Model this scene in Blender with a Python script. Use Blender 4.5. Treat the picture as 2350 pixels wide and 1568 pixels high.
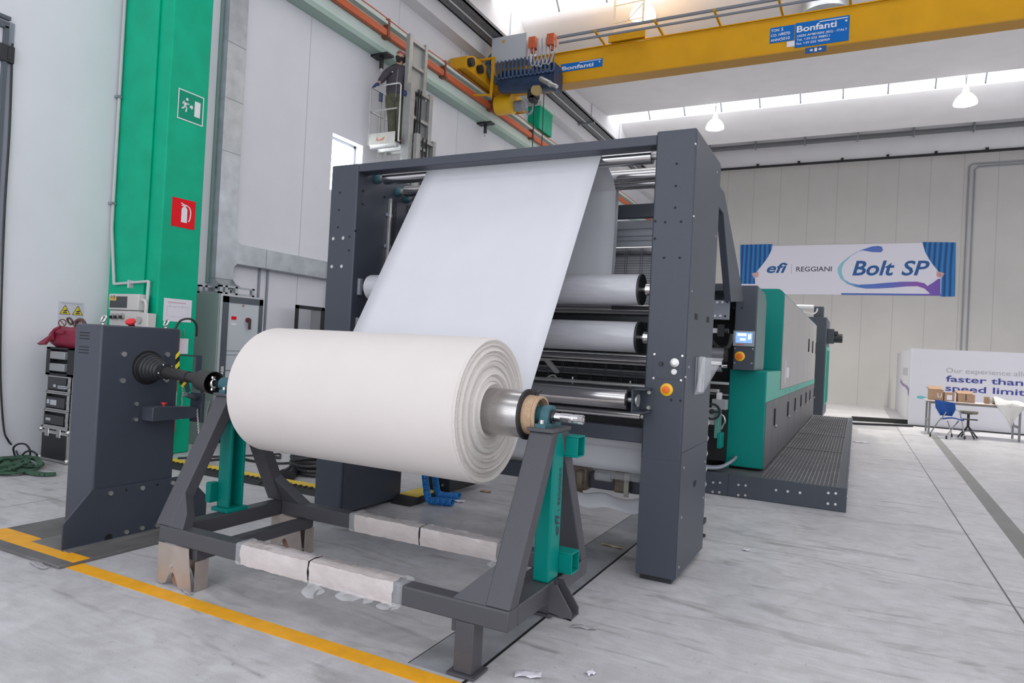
import bpy, bmesh, math, random
from mathutils import Vector, Matrix
random.seed(7)
for o in list(bpy.data.objects): bpy.data.objects.remove(o)
SC = bpy.context.scene
# ------------------------------------------------------------------ camera
H = 1.6
YAW, PITCH, ROLL, FPX = 0.470850662, 0.00947117892, 0.0520664534, 1558.74134
fw = Vector((-math.sin(YAW)*math.cos(PITCH), math.cos(YAW)*math.cos(PITCH), math.sin(PITCH)))
r0 = Vector((math.cos(YAW), math.sin(YAW), 0)); u0 = r0.cross(fw)
RT = math.cos(ROLL)*r0 + math.sin(ROLL)*u0
UP = -math.sin(ROLL)*r0 + math.cos(ROLL)*u0
CAM = Vector((0, 0, H))
cd = bpy.data.cameras.new('camera'); cam = bpy.data.objects.new('camera', cd)
SC.collection.objects.link(cam); SC.camera = cam
cd.sensor_fit = 'HORIZONTAL'; cd.sensor_width = 36; cd.lens = FPX/2350*36
cd.clip_start = .05; cd.clip_end = 200
cam.matrix_world = Matrix(((RT.x, UP.x, -fw.x, 0), (RT.y, UP.y, -fw.y, 0), (RT.z, UP.z, -fw.z, H), (0, 0, 0, 1)))
# ------------------------------------------------------------------ light
SC.view_settings.view_transform = 'Standard'; SC.view_settings.look = 'None'
SC.view_settings.exposure = 0.82; SC.view_settings.gamma = 1
wd = bpy.data.worlds.new('hall_daylight'); SC.world = wd; wd.use_nodes = True
wd.node_tree.nodes['Background'].inputs[0].default_value = (.92, .94, 1, 1)
wd.node_tree.nodes['Background'].inputs[1].default_value = 1.25
SKY = 1.1            # brightness of the roof glazing

# ------------------------------------------------------------------ survey helpers: a sight line meets a known plane
def ray(px, py): return RT*((px-1175)/FPX) + UP*(-(py-784)/FPX) + fw
def PX(px, py, X): d = ray(px, py); return CAM + d*(X/d.x)
def PY(px, py, Y): d = ray(px, py); return CAM + d*(Y/d.y)
def PZ(px, py, Z=0.): d = ray(px, py); return CAM + d*((Z-H)/d.z)
def PD(px, py, D): return CAM + ray(px, py)*D

# ------------------------------------------------------------------ materials
MATS = {}
def mat(name, col, rough=.5, metal=0., noise=0., nscale=8., bump=0., bscale=60., emit=None, estr=0., alpha=1., coat=0., stretch=None, col2=None):
    if name in MATS: return MATS[name]
    m = bpy.data.materials.new(name); m.use_nodes = True; nt = m.node_tree; N = nt.nodes; L = nt.links
    b = N['Principled BSDF']
    b.inputs['Base Color'].default_value = (*col, 1); b.inputs['Roughness'].default_value = rough
    b.inputs['Metallic'].default_value = metal
    if 'green' in name or name in ('sign_red', 'crane_blue_label', 'crane_yellow'): b.inputs['Specular IOR Level'].default_value = .22
    if coat: b.inputs['Coat Weight'].default_value = coat
    tc = N.new('ShaderNodeTexCoord'); mp = N.new('ShaderNodeMapping'); L.new(tc.outputs['Object'], mp.inputs['Vector'])
    if stretch: mp.inputs['Scale'].default_value = stretch
    if noise > 0 or col2:
        n = N.new('ShaderNodeTexNoise'); n.inputs['Scale'].default_value = nscale; n.inputs['Detail'].default_value = 6
        L.new(mp.outputs[0], n.inputs['Vector'])
        rp = N.new('ShaderNodeValToRGB'); rp.color_ramp.elements[0].position = .3; rp.color_ramp.elements[1].position = .72
        c2 = col2 or tuple(min(1, c*(1+noise)) for c in col); c1 = col if col2 else tuple(c*(1-noise) for c in col)
        rp.color_ramp.elements[0].color = (*c1, 1); rp.color_ramp.elements[1].color = (*c2, 1)
        L.new(n.outputs[0], rp.inputs[0]); L.new(rp.outputs[0], b.inputs['Base Color'])
    if bump > 0:
        n2 = N.new('ShaderNodeTexNoise'); n2.inputs['Scale'].default_value = bscale; n2.inputs['Detail'].default_value = 4
        L.new(mp.outputs[0], n2.inputs['Vector'])
        bp = N.new('ShaderNodeBump'); bp.inputs['Strength'].default_value = bump; bp.inputs['Distance'].default_value = .01
        L.new(n2.outputs[0], bp.inputs['Height']); L.new(bp.outputs[0], b.inputs['Normal'])
    if emit:
        b.inputs['Emission Color'].default_value = (*emit, 1); b.inputs['Emission Strength'].default_value = estr
    if alpha < 1: b.inputs['Alpha'].default_value = alpha
    MATS[name] = m; return m

ANTH = mat('anthracite_paint', (.047, .056, .076), .42, noise=.10, nscale=220, bump=.10, bscale=400)
CRAD = mat('cradle_grey_paint', (.068, .068, .078), .42, noise=.10, nscale=200, bump=.10, bscale=400)
DARK = mat('dark_plastic', (.018, .019, .022), .45)
BLACK = mat('black_void', (.006, .006, .007), .7)
RUBBER = mat('black_rubber', (.022, .022, .024), .6, noise=.15, nscale=30)
PGREEN = mat('pillar_green', (.0, .42, .235), .45, noise=.10, nscale=3, bump=.05, bscale=120)
MGREEN = mat('machine_green', (.0, .225, .19), .38, noise=.05, nscale=200, bump=.05, bscale=400)
MGREENL = mat('machine_pale_green', (.10, .42, .33), .45)  # lighter copy of the machine green, light on side faces put into the colour
STEEL = mat('brushed_steel', (.56, .55, .54), .24, 1., noise=.12, nscale=40, stretch=(1, 14, 14))
CHROME = mat('polished_roller_steel', (.66, .65, .65), .16, 1., noise=.06, nscale=30, stretch=(1, 10, 10))
GALV = mat('galvanised_steel', (.50, .53, .56), .38, .85, noise=.14, nscale=5)
ZINC = mat('zinc_bolt', (.62, .62, .6), .3, .9)
ALU = mat('aluminium', (.60, .60, .59), .36, .8, noise=.08, nscale=20)
FABRIC = mat('woven_white_fabric', (.74, .75, .79), .85, noise=.015, nscale=4, bump=.08, bscale=500)  # cool tint puts the bluish light on the sheet into the colour
def thin_cloth(m, f):
    N = m.node_tree.nodes; L = m.node_tree.links; b = N['Principled BSDF']; t = N.new('ShaderNodeBsdfTranslucent'); x = N.new('ShaderNodeMixShader')
    L.new(b.inputs['Base Color'].links[0].from_socket, t.inputs['Color']); x.inputs[0].default_value = f
    L.new(b.outputs[0], x.inputs[1]); L.new(t.outputs[0], x.inputs[2]); L.new(x.outputs[0], N['Material Output'].inputs['Surface'])
thin_cloth(FABRIC, .15)
FABEDGE = mat('fabric_layers_edge', (.70, .655, .62), .9, bump=.5, bscale=120)
WRAPROLL = mat('film_wrapped_grey', (.50, .505, .54), .28, noise=.08, nscale=6, stretch=(1, 6, 6), bump=.12, bscale=30, coat=.4)
FILM = mat('foam_in_film', (.60, .545, .53), .20, noise=.09, nscale=9, bump=.45, bscale=30, coat=.8, stretch=(.7, 2.2, 1.2))
CLEAR = mat('clear_film', (.85, .87, .9), .12, alpha=.28, bump=.5, bscale=18)
WALLW = mat('wall_white_paint', (.77, .77, .80), .7, noise=.03, nscale=2, bump=.10, bscale=40)
CEILW = mat('precast_white', (.80, .795, .81), .7, noise=.03, nscale=1.5)
YELLOW = mat('crane_yellow', (.66, .335, .012), .4, noise=.06, nscale=2)
ORANGE = mat('conductor_orange', (.62, .13, .045), .5)
TAPE = mat('floor_yellow_paint', (.93, .43, .012), .5, noise=.10, nscale=9)
RAMPY = mat('ramp_yellow', (.80, .56, .03), .5, noise=.08, nscale=20)
WHITE = mat('white_plastic', (.78, .78, .79), .45)
PAPER = mat('paper_white', (.76, .74, .80), .7)
RED = mat('sign_red', (.78, .002, .012), .45)
CRIM = mat('crimson_fabric', (.24, .012, .04), .55, bump=.5, bscale=14, noise=.2, nscale=10)
BLUE = mat('crane_blue_label', (.004, .14, .50), .45)
SBLUE = mat('hoist_blue', (.012, .035, .09), .4, noise=.3, nscale=8)
CHAIRB = mat('chair_blue_plastic', (.004, .075, .33), .4)
HOSEB = mat('hose_blue', (.01, .17, .50), .35)
CARD = mat('cardboard', (.42, .27, .17), .8, noise=.08, nscale=10)
CARDTUBE = mat('core_board', (.48, .33, .21), .8, noise=.14, nscale=60)
PALEGREEN = mat('runway_pale_green', (.62, .74, .69), .5, noise=.04, nscale=3)
CAB = mat('cabinet_grey', (.44, .47, .475), .4, noise=.02, nscale=200)
CABF = mat('cabinet_front_grey', (.56, .60, .63), .3)
LTGREY = mat('light_grey_plastic', (.60, .585, .565), .5)
ORB = mat('stop_button_orange', (.80, .14, .01), .4)
YBASE = mat('stop_button_yellow', (.85, .48, .015), .4)
REDB = mat('button_red', (.65, .03, .035), .4)
ROPE = mat('green_strap', (.055, .115, .075), .8, noise=.25, nscale=14, bump=.4, bscale=60)
BACKW = mat('back_wall_beige', (.52, .51, .487), .7, noise=.03, nscale=2)
PANEL = mat('machine_panel_beige', (.40, .385, .375), .45)
MGREY = mat('machine_door_grey', (.105, .103, .11), .45, noise=.06, nscale=150)
GREYB = mat('bracket_grey', (.25, .27, .31), .4)
BOARD = mat('stand_white', (.74, .74, .80), .6)
FLINE = mat('floor_grey_line', (.20, .20, .195), .6, noise=.1, nscale=3)
TRENCH = mat('trench_cover', (.30, .31, .33), .36, noise=.25, nscale=5, bump=.1, bscale=60)
TEAL = mat('teal_casting', (.03, .115, .14), .4, noise=.12, nscale=60)
SKIN = mat('skin', (.50, .29, .21), .6)
JACKET = mat('jacket_charcoal', (.06, .054, .066), .8, noise=.15, nscale=6, bump=.3, bscale=10)
TROUS = mat('trousers_olive', (.085, .085, .055), .85, noise=.2, nscale=8, bump=.4, bscale=10)
GLOVE = mat('glove_blue', (.03, .05, .16), .6)
BEARD = mat('beard_dark', (.03, .024, .02), .9, bump=.5, bscale=40)
NAVY = mat('ink_navy', (.005, .09, .30), .5)
INK = mat('ink_dark', (.03, .035, .07), .5)
VIOLET = mat('ink_violet_blue', (.035, .05, .30), .5)
PALEINK = mat('ink_pale_grey', (.42, .42, .47), .6)
TEALINK = mat('ink_teal', (.18, .56, .60), .5)
HAZY = mat('hazard_yellow', (.80, .62, .03), .5)
LAMPG = mat('lamp_reflector', (.80, .80, .80), .3, alpha=.75)
GLOW = mat('lamp_glow', (1, 1, 1), .5, emit=(1, .97, .92), estr=2.5)
GLAZE = mat('roof_glazing', (.9, .9, .9), .4, emit=(.97, .985, 1), estr=SKY)
WINGL = mat('window_daylight', (.9, .9, .9), .4, emit=(.90, .96, 1), estr=4)
SCREEN = mat('touch_screen', (.1, .2, .5), .2, emit=(.25, .45, .9), estr=.55)
SCREENW = mat('touch_screen_field', (.6, .65, .8), .2, emit=(.7, .8, 1), estr=.55)
ACRYL = mat('smoked_window', (.05, .055, .06), .15)
GLASS = mat('door_glass', (.45, .47, .5), .08, alpha=.35)
SOLE = mat('brown_wrap', (.15, .115, .08), .3, noise=.3, nscale=12, bump=.6, bscale=20)

def floor_material():
    m = bpy.data.materials.new('polished_concrete'); m.use_nodes = True; N = m.node_tree.nodes; L = m.node_tree.links
    b = N['Principled BSDF']; tc = N.new('ShaderNodeTexCoord')
    def noise(s, d, dist=0., stretch=None):
        n = N.new('ShaderNodeTexNoise'); n.inputs['Scale'].default_value = s; n.inputs['Detail'].default_value = d
        n.inputs['Distortion'].default_value = dist
        if stretch:
            mp = N.new('ShaderNodeMapping'); mp.inputs['Scale'].default_value = stretch
            L.new(tc.outputs['Object'], mp.inputs[0]); L.new(mp.outputs[0], n.inputs['Vector'])
        else: L.new(tc.outputs['Object'], n.inputs['Vector'])
        return n.outputs[0]
    def ramp(src, p0, p1, c0, c1):
        r = N.new('ShaderNodeValToRGB'); e = r.color_ramp.elements
        e[0].position = p0; e[1].position = p1; e[0].color = (*c0, 1); e[1].color = (*c1, 1)
        L.new(src, r.inputs[0]); return r.outputs[0]
    def mix(a, c, mode, f=1.):
        x = N.new('ShaderNodeMix'); x.data_type = 'RGBA'; x.blend_type = mode
        if isinstance(f, float): x.inputs[0].default_value = f
        else: L.new(f, x.inputs[0])
        L.new(a, x.inputs[6])
        if isinstance(c, tuple): x.inputs[7].default_value = (*c, 1)
        else: L.new(c, x.inputs[7])
        return x.outputs[2]
    c = ramp(noise(.7, 8, .6), .28, .75, (.53, .523, .54), (.665, .66, .675))
    c = mix(c, ramp(noise(5, 8, 1.2), .35, .65, (.84, .835, .83), (1.04, 1.04, 1.04)), 'MULTIPLY', .8)
    c = mix(c, ramp(noise(14, 8, .4, (.35, 2.2, 1)), .36, .64, (.90, .895, .89), (1.03, 1.03, 1.03)), 'MULTIPLY', .7)
    c = mix(c, ramp(noise(2.2, 10, 1.5, (.5, 2.2, 1)), .57, .70, (1, 1, 1), (.60, .59, .58)), 'MULTIPLY', .85)
    c = mix(c, ramp(noise(26, 4), .66, .74, (1, 1, 1), (.62, .61, .60)), 'MULTIPLY', .75)
    c = mix(c, ramp(noise(90, 3), .3, .7, (.93, .93, .93), (1.05, 1.05, 1.05)), 'MULTIPLY')
    sp = N.new('ShaderNodeSeparateXYZ'); L.new(tc.outputs['Object'], sp.inputs[0])
    def line(axis, v, w):
        s = N.new('ShaderNodeMath'); s.operation = 'SUBTRACT'; L.new(sp.outputs[axis], s.inputs[0]); s.inputs[1].default_value = v
        a = N.new('ShaderNodeMath'); a.operation = 'ABSOLUTE'; L.new(s.outputs[0], a.inputs[0])
        l = N.new('ShaderNodeMath'); l.operation = 'LESS_THAN'; L.new(a.outputs[0], l.inputs[0]); l.inputs[1].default_value = w
        return l.outputs[0]
    for ax, v, w in ((0, 1.03, .007), (1, 6.18, .004), (1, 9.3, .005), (1, 13.2, .006), (1, 17., .006), (0, -6.5, .006), (0, 5.1, .006)):
        c = mix(c, (.10, .10, .10), 'MIX', line(ax, v, w))
    L.new(c, b.inputs['Base Color'])
    rr = N.new('ShaderNodeMapRange'); rr.inputs[3].default_value = .24; rr.inputs[4].default_value = .44
    L.new(noise(1.6, 6), rr.inputs[0]); L.new(rr.outputs[0], b.inputs['Roughness'])
    bp = N.new('ShaderNodeBump'); bp.inputs['Strength'].default_value = .10; bp.inputs['Distance'].default_value = .006
    L.new(noise(40, 5), bp.inputs['Height']); L.new(bp.outputs[0], b.inputs['Normal'])
    return m
FLOOR = floor_material()

def seam_material(name, col, axis, period, offset, width, dark=.72, hseam=None):
    m = mat(name, col, .7, noise=.03, nscale=1.2); N = m.node_tree.nodes; L = m.node_tree.links
    b = N['Principled BSDF']; src = b.inputs['Base Color'].links[0].from_socket
    tc = N.new('ShaderNodeTexCoord'); sp = N.new('ShaderNodeSeparateXYZ'); L.new(tc.outputs['Object'], sp.inputs[0])
    a = N.new('ShaderNodeMath'); a.operation = 'ADD'; L.new(sp.outputs[axis], a.inputs[0]); a.inputs[1].default_value = 100*period-offset
    md = N.new('ShaderNodeMath'); md.operation = 'MODULO'; L.new(a.outputs[0], md.inputs[0]); md.inputs[1].default_value = period
    lt = N.new('ShaderNodeMath'); lt.operation = 'LESS_THAN'; L.new(md.outputs[0], lt.inputs[0]); lt.inputs[1].default_value = width
    x = N.new('ShaderNodeMix'); x.data_type = 'RGBA'; L.new(lt.outputs[0], x.inputs[0]); L.new(src, x.inputs[6])
    x.inputs[7].default_value = (*[c*dark for c in col], 1); L.new(x.outputs[2], b.inputs['Base Color'])
    return m
WALLSEAM = seam_material('wall_panel_paint', (.76, .76, .80), 1, 2.46, 8.87, .02)
BACKSEAM = seam_material('back_wall_panels', (.52, .51, .487), 0, 1.10, .05, .03, .8)

# ------------------------------------------------------------------ mesh builder
class MB:
    def __init__(s): s.v = []; s.f = []
    def add(s, vs, fs):
        n = len(s.v); s.v += [Vector(v) for v in vs]; s.f += [tuple(i+n for i in f) for f in fs]; return s
    def box(s, x0, x1, y0, y1, z0, z1):
        x0, x1 = sorted((x0, x1)); y0, y1 = sorted((y0, y1)); z0, z1 = sorted((z0, z1))
        return s.add([(x0,y0,z0),(x1,y0,z0),(x1,y1,z0),(x0,y1,z0),(x0,y0,z1),(x1,y0,z1),(x1,y1,z1),(x0,y1,z1)],
                     [(0,3,2,1),(4,5,6,7),(0,1,5,4),(1,2,6,5),(2,3,7,6),(3,0,4,7)])
    def bar(s, p0, p1, w, h, up=(0,0,1)):
        p0, p1 = Vector(p0), Vector(p1); d = (p1-p0).normalized(); up = Vector(up)
        if abs(d.dot(up)) > .98: up = Vector((0,1,0))
        a = d.cross(up).normalized(); b = a.cross(d).normalized()
        q = [(-1,-1),(1,-1),(1,1),(-1,1)]
        vs = [p0+a*i*w/2+b*j*h/2 for i,j in q]+[p1+a*i*w/2+b*j*h/2 for i,j in q]
        return s.add(vs, [(0,3,2,1),(4,5,6,7),(0,1,5,4),(1,2,6,5),(2,3,7,6),(3,0,4,7)])
    def lathe(s, prof, p0, d, n=28, cap=True):
        p0, d = Vector(p0), Vector(d).normalized()
        a = d.orthogonal().normalized(); b = d.cross(a); vs = []; fs = []
        for r, t in prof:
            for k in range(n):
                w = 2*math.pi*k/n; vs.append(p0+d*t+(a*math.cos(w)+b*math.sin(w))*r)
        for i in range(len(prof)-1):
            for k in range(n): fs.append((i*n+k, i*n+(k+1)%n, (i+1)*n+(k+1)%n, (i+1)*n+k))
        if cap: fs.append(tuple(range(n-1,-1,-1))); fs.append(tuple(range((len(prof)-1)*n, len(prof)*n)))
        return s.add(vs, fs)
    def cyl(s, p0, p1, r, n=24, r2=None):
        p0, p1 = Vector(p0), Vector(p1); return s.lathe([(r,0),(r if r2 is None else r2,(p1-p0).length)], p0, p1-p0, n)
    def ring(s, p0, p1, ro, ri, n=32):
        p0, p1 = Vector(p0), Vector(p1); l = (p1-p0).length
        return s.lathe([(ri,0),(ro,0),(ro,l),(ri,l),(ri,0)], p0, p1-p0, n, cap=False)
    def tube(s, pts, r, n=8, smooth=0):
        pts = [Vector(p) for p in pts]
        if smooth: pts = spline(pts, smooth)
        vs = []; fs = []; a = None
        for i, p in enumerate(pts):
            d = (pts[min(i+1,len(pts)-1)]-pts[max(i-1,0)])
            d = d.normalized() if d.length > 1e-9 else Vector((0,0,1))
            a = d.orthogonal().normalized() if a is None else (a-d*a.dot(d)).normalized()
            b = d.cross(a)
            for k in range(n):
                w = 2*math.pi*k/n; vs.append(p+(a*math.cos(w)+b*math.sin(w))*r)
        for i in range(len(pts)-1):
            for k in range(n): fs.append((i*n+k, i*n+(k+1)%n, (i+1)*n+(k+1)%n, (i+1)*n+k))
        fs.append(tuple(range(n-1,-1,-1))); fs.append(tuple(range((len(pts)-1)*n, len(pts)*n)))
        return s.add(vs, fs)
    def prism(s, poly, axis, a0, a1):
        def P(u, w, a): return {'x': (a,u,w), 'y': (u,a,w), 'z': (u,w,a)}[axis]
        n = len(poly); vs = [P(u,w,a0) for u,w in poly]+[P(u,w,a1) for u,w in poly]
        return s.add(vs, [tuple(range(n-1,-1,-1)), tuple(range(n,2*n))]+[(i,(i+1)%n,n+(i+1)%n,n+i) for i in range(n)])
    def plate(s, pts, thick):              # polygon in space with thickness along its normal
        pts = [Vector(p) for p in pts]; nrm = (pts[1]-pts[0]).cross(pts[2]-pts[0]).normalized()*thick; n = len(pts)
        return s.add(pts+[p+nrm for p in pts], [tuple(range(n-1,-1,-1)), tuple(range(n,2*n))]+[(i,(i+1)%n,n+(i+1)%n,n+i) for i in range(n)])
    def ball(s, c, r, sc=(1,1,1), n=16, m=10):
        vs = []; fs = []; c = Vector(c)
        for i in range(m+1):
            t = math.pi*i/m
            for k in range(n):
                w = 2*math.pi*k/n
                vs.append(c+Vector((r*sc[0]*math.sin(t)*math.cos(w), r*sc[1]*math.sin(t)*math.sin(w), r*sc[2]*math.cos(t))))
        for i in range(m):
            for k in range(n): fs.append((i*n+k, (i+1)*n+k, (i+1)*n+(k+1)%n, i*n+(k+1)%n))
        return s.add(vs, fs)
    def grid(s, fn, nu, nv, thick=0):
        vs = [Vector(fn(i/nu, j/nv)) for j in range(nv+1) for i in range(nu+1)]
        fs = [(j*(nu+1)+i, j*(nu+1)+i+1, (j+1)*(nu+1)+i+1, (j+1)*(nu+1)+i) for j in range(nv) for i in range(nu)]
        return s.add(vs, fs)
def spline(pts, k):
    out = []
    for i in range(len(pts)-1):
        p0 = pts[max(i-1,0)]; p1 = pts[i]; p2 = pts[i+1]; p3 = pts[min(i+2,len(pts)-1)]
        for j in range(k):
            t = j/k; out.append(.5*((2*p1)+(p2-p0)*t+(2*p0-5*p1+4*p2-p3)*t*t+(3*p1-p0-3*p2+p3)*t**3))
    return out+[pts[-1]]

COL = SC.collection
ORG = {}
def thing(name, label, cat, loc=(0,0,0), group=None):
    o = bpy.data.objects.new(name, None); COL.objects.link(o); o.location = loc; o.empty_display_size = .1
    o['label'] = label; o['category'] = cat
    if group: o['group'] = group
    ORG[o.name] = Vector(loc); return o
def part(parent, name, mb, m, bevel=0, label=None, smooth=True, kind=None, solid=0, seg=2):
    org = ORG[parent.name] if parent else Vector((0,0,0))
    me = bpy.data.meshes.new(name); me.from_pydata([v-org for v in mb.v], [], mb.f)
    bm = bmesh.new(); bm.from_mesh(me); bmesh.ops.recalc_face_normals(bm, faces=bm.faces); bm.to_mesh(me); bm.free()
    me.materials.append(m)
    if smooth:
        me.polygons.foreach_set('use_smooth', [True]*len(me.polygons)); me.set_sharp_from_angle(angle=math.radians(38))
    o = bpy.data.objects.new(name, me); COL.objects.link(o)
    if parent: o.parent = parent
    ORG[o.name] = org
    if label: o['label'] = label
    if kind: o['kind'] = kind
    if solid:
        s = o.modifiers.new('solid', 'SOLIDIFY'); s.thickness = solid; s.offset = 0
    if bevel:
        b = o.modifiers.new('bevel', 'BEVEL'); b.width = bevel; b.segments = seg; b.limit_method = 'ANGLE'; b.angle_limit = .6
    return o
def single(name, label, cat, mb, m, group=None, **k):
    o = part(None, name, mb, m, **k); o['label'] = label; o['category'] = cat
    if group: o['group'] = group
    return o
def struct(name, mb, m, **k): return part(None, name, mb, m, kind='structure', **k)
def B(*a): return MB().box(*a)

def text(parent, name, s, p0, xd, ud, h, m, width=None, shear=0., bold=0., depth=.002, sp=1., label=None):
    """lettering: p0 = left end of the baseline, h = capital height"""
    c = bpy.data.curves.new(name, 'FONT'); c.body = s; c.size = 1; c.shear = shear; c.offset = bold; c.space_character = sp
    c.extrude = 0; c.resolution_u = 3
    t = bpy.data.objects.new(name, c); COL.objects.link(t)
    me = bpy.data.meshes.new_from_object(t.evaluated_get(bpy.context.evaluated_depsgraph_get()))
    bpy.data.objects.remove(t); bpy.data.curves.remove(c)
    xs = [v.co.x for v in me.vertices]
    sy = h/.70; sx = sy if width is None else width/(max(xs)-min(xs)); x0 = min(xs)
    xd = Vector(xd).normalized(); ud = Vector(ud).normalized(); nd = xd.cross(ud)
    org = ORG[parent.name] if parent else Vector((0,0,0))
    mb = MB(); mb.v = [Vector(p0)+xd*((v.co.x-x0)*sx)+ud*(v.co.y*sy)+nd*depth for v in me.vertices]
    mb.f = [tuple(p.vertices) for p in me.polygons]
    bpy.data.meshes.remove(me)
    o = part(parent, name, mb, m, smooth=False)
    if label: o['label'] = label
    return o

def bolts(parent, pts, d, r, m, t=.012, name='bolt', n=10):
    d = Vector(d).normalized()
    for p in pts: part(parent, name, MB().cyl(Vector(p)-d*.002, Vector(p)+d*t, r, n), m)
X_, Y_, Z_ = Vector((1,0,0)), Vector((0,1,0)), Vector((0,0,1))

# =================================================================== SETTING
floor = struct('floor', B(-9.1, 14, -9, 31.3, -.2, 0), FLOOR, smooth=False)
# yellow walkway line, grey old line, trench cover strip: all lie in the floor
part(floor, 'yellow_line', B(-4.585, 2.2, 2.705, 2.815, .0005, .002), TAPE, smooth=False)
part(floor, 'grey_line', MB().prism([(1.36,7.2),(1.53,7.2),(1.82,19.6),(1.66,19.6)], 'z', .0005, .0015), FLINE, smooth=False)
part(floor, 'trench_cover', B(-1.93, -1.60, 2.84, 9.0, .0005, .002), TRENCH, smooth=False)
part(floor, 'trench_edge', MB().box(-1.605,-1.59,2.2,9.0,.0006,.003).box(-1.934,-1.93,2.84,9,.0006,.003), BLACK, smooth=False)
Xw = -8.8
wl = MB()
w0, w1, wz0, wz1 = 9.56, 10.42, 4.35, 5.40
for y0, y1, z0, z1 in ((-9, w0, -.2, 11.6), (w1, 31.3, -.2, 11.6), (w0, w1, -.2, wz0), (w0, w1, wz1, 11.6)):
    wl.box(Xw-.3, Xw, y0, y1, z0, z1)
struct('wall_left', wl, WALLSEAM, smooth=False)
wn = struct('window_1', B(Xw-.25, Xw-.24, w0, w1, wz0, wz1), WINGL, smooth=False)
fr = MB()
for y0, y1, z0, z1 in ((w0, w0+.05, wz0, wz1), (w1-.05, w1, wz0, wz1), (w0, w1, wz1-.05, wz1), (w0, w1, wz0, wz0+.05)):
    fr.box(Xw-.235, Xw-.18, y0, y1, z0, z1)
part(wn, 'frame', fr, GALV, smooth=False)
Yb = 31.0
struct('wall_back', B(-9.1, 14, Yb, Yb+.3, -.2, 10.0), BACKSEAM, smooth=False)
struct('wall_back_upper', B(-9.1, 14, Yb-.08, Yb+.3, 10.0, 11.75), CEILW, smooth=False)
tb = B(-9, 14, Yb-.14, Yb-.08, 9.96, 10.05)
for k in range(14): tb.box(-7.5+1.65*k-.05, -7.5+1.65*k+.05, Yb-.17, Yb-.08, 10.02, 10.13)
struct('trim_1', tb, DARK, smooth=False)
wr = MB().box(14,14.3,-9,31.3,-.2,5.5).box(14,14.3,-9,31.3,9.2,11.75)  # unseen wall, its high open band shaped to let in side light
for k in range(6): wr.box(14,14.3,-9+8*k-.3,-9+8*k+.3,5.5,9.2)
struct('wall_right', wr, WALLW, smooth=False)
# roof: winged precast beams running across the hall with arched glazing between them
TIPS = [15.4+8.35*k for k in (-3, -2, -1, 0)]
prof = [(0,10.15),(0,10.02),(.12,9.86),(.75,9.57),(2.0,9.50),(4.5,9.60),(6.8,9.80),(6.8,9.95),(2.2,9.80),(.9,9.86),(.25,10.15)]
ce = MB()
for t in TIPS: ce.prism([(t+a, b) for a, b in prof], 'x', -8.05, 14)
t = 23.75
ce.prism([(t,10.15),(t,10.02),(t+.12,9.88),(t+.75,9.60),(t+1.0,9.55),(t+2.1,9.60),(t+2.1,11.6),(t+1.9,11.6),(t+1.5,9.9),(t+.25,10.15)], 'x', -8.05, 14)
ce.box(-9.1, 14, t+1.9, 31.3, 11.6, 11.8)
struct('ceiling', ce, CEILW)
sd = MB().box(Xw, -8.47, -9, Yb-.1, 8.72, 9.25).box(-8.3, -8.05, -9, Yb-.1, 9.2, 11.7)
struct('ceiling_edge_beam', sd, CEILW, smooth=False)
for i, t in enumerate(TIPS+[23.75]):
    y0, y1 = t-1.56, t+.02
    arc = lambda u, v: (-8.05+u*22.05, y0+(y1-y0)*v, 9.96+(.12*v)+.55*math.sin(math.pi*v))
    g = struct('window_%d' % (i+2), MB().grid(arc, 1, 14), GLAZE)
    rb = MB()
    for k in range(17):
        x = -7.0+1.25*k
        rb.tube([(x, y0+(y1-y0)*j/10, 9.94+.012*j+.55*math.sin(math.pi*j/10)) for j in range(11)], .026, 5)
    part(g, 'glazing_bars', rb, GREYB)

# pillars
P0X, PY0, PY1 = -7.84, 5.56, 6.13
pl = thing('pillar', 'broad green pillar at the left wall carrying the exit and extinguisher signs', 'pillar', (-8.3, 5.8, 0))
part(pl, 'shaft', B(Xw, P0X, PY0, PY1, 0, 7.25), PGREEN, bevel=.015)
part(pl, 'ledge', B(Xw, P0X-.25, PY0-.03, PY0, 0, 7.25), PGREEN, bevel=.008)
pl2 = thing('pillar', 'short green upper pillar seen far back above the runway beam, under the hoist', 'pillar', (-8.55, 18.0, 7.95))
part(pl2, 'shaft', B(Xw, -8.42, 17.55, 18.45, 7.95, 8.72), PGREEN, bevel=.01)
part(pl2, 'capital', B(Xw, -8.36, 17.5, 18.5, 8.6, 8.72), PALEGREEN)

# crane runway beam along the left wall
rw = thing('crane_runway_beam', 'pale green runway beam along the left wall under the orange rail', 'beam', (Xw, 12, 7.28))
part(rw, 'lower_flange', B(Xw, -8.52, -8, Yb-.2, 7.24, 7.34), mat('runway_green_shaded', (.38,.50,.44), .5), smooth=False)  # darker beam green, soffit shade put into the colour
part(rw, 'web', B(Xw, -8.58, -8, Yb-.2, 7.34, 7.80), PALEGREEN, smooth=False)
part(rw, 'top_flange', B(Xw, -8.45, -8, Yb-.2, 7.80, 7.86), PALEGREEN, smooth=False)
part(rw, 'crane_rail', B(-8.68, -8.60, -8, Yb-.2, 7.86, 7.93), ALU, smooth=False)
cr = thing('conductor_rail', 'orange conductor rail running along the pale green runway beam', 'rail', (-8.5, 12, 7.65))
part(cr, 'housing', B(-8.545, -8.46, -8, Yb-.3, 7.575, 7.70), ORANGE, smooth=False)
part(cr, 'upper_cable', MB().tube([(-8.44, y, 7.88+.015*math.sin(y*2)) for y in [-8+.7*k for k in range(55)]], .012, 5), ORANGE)
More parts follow.
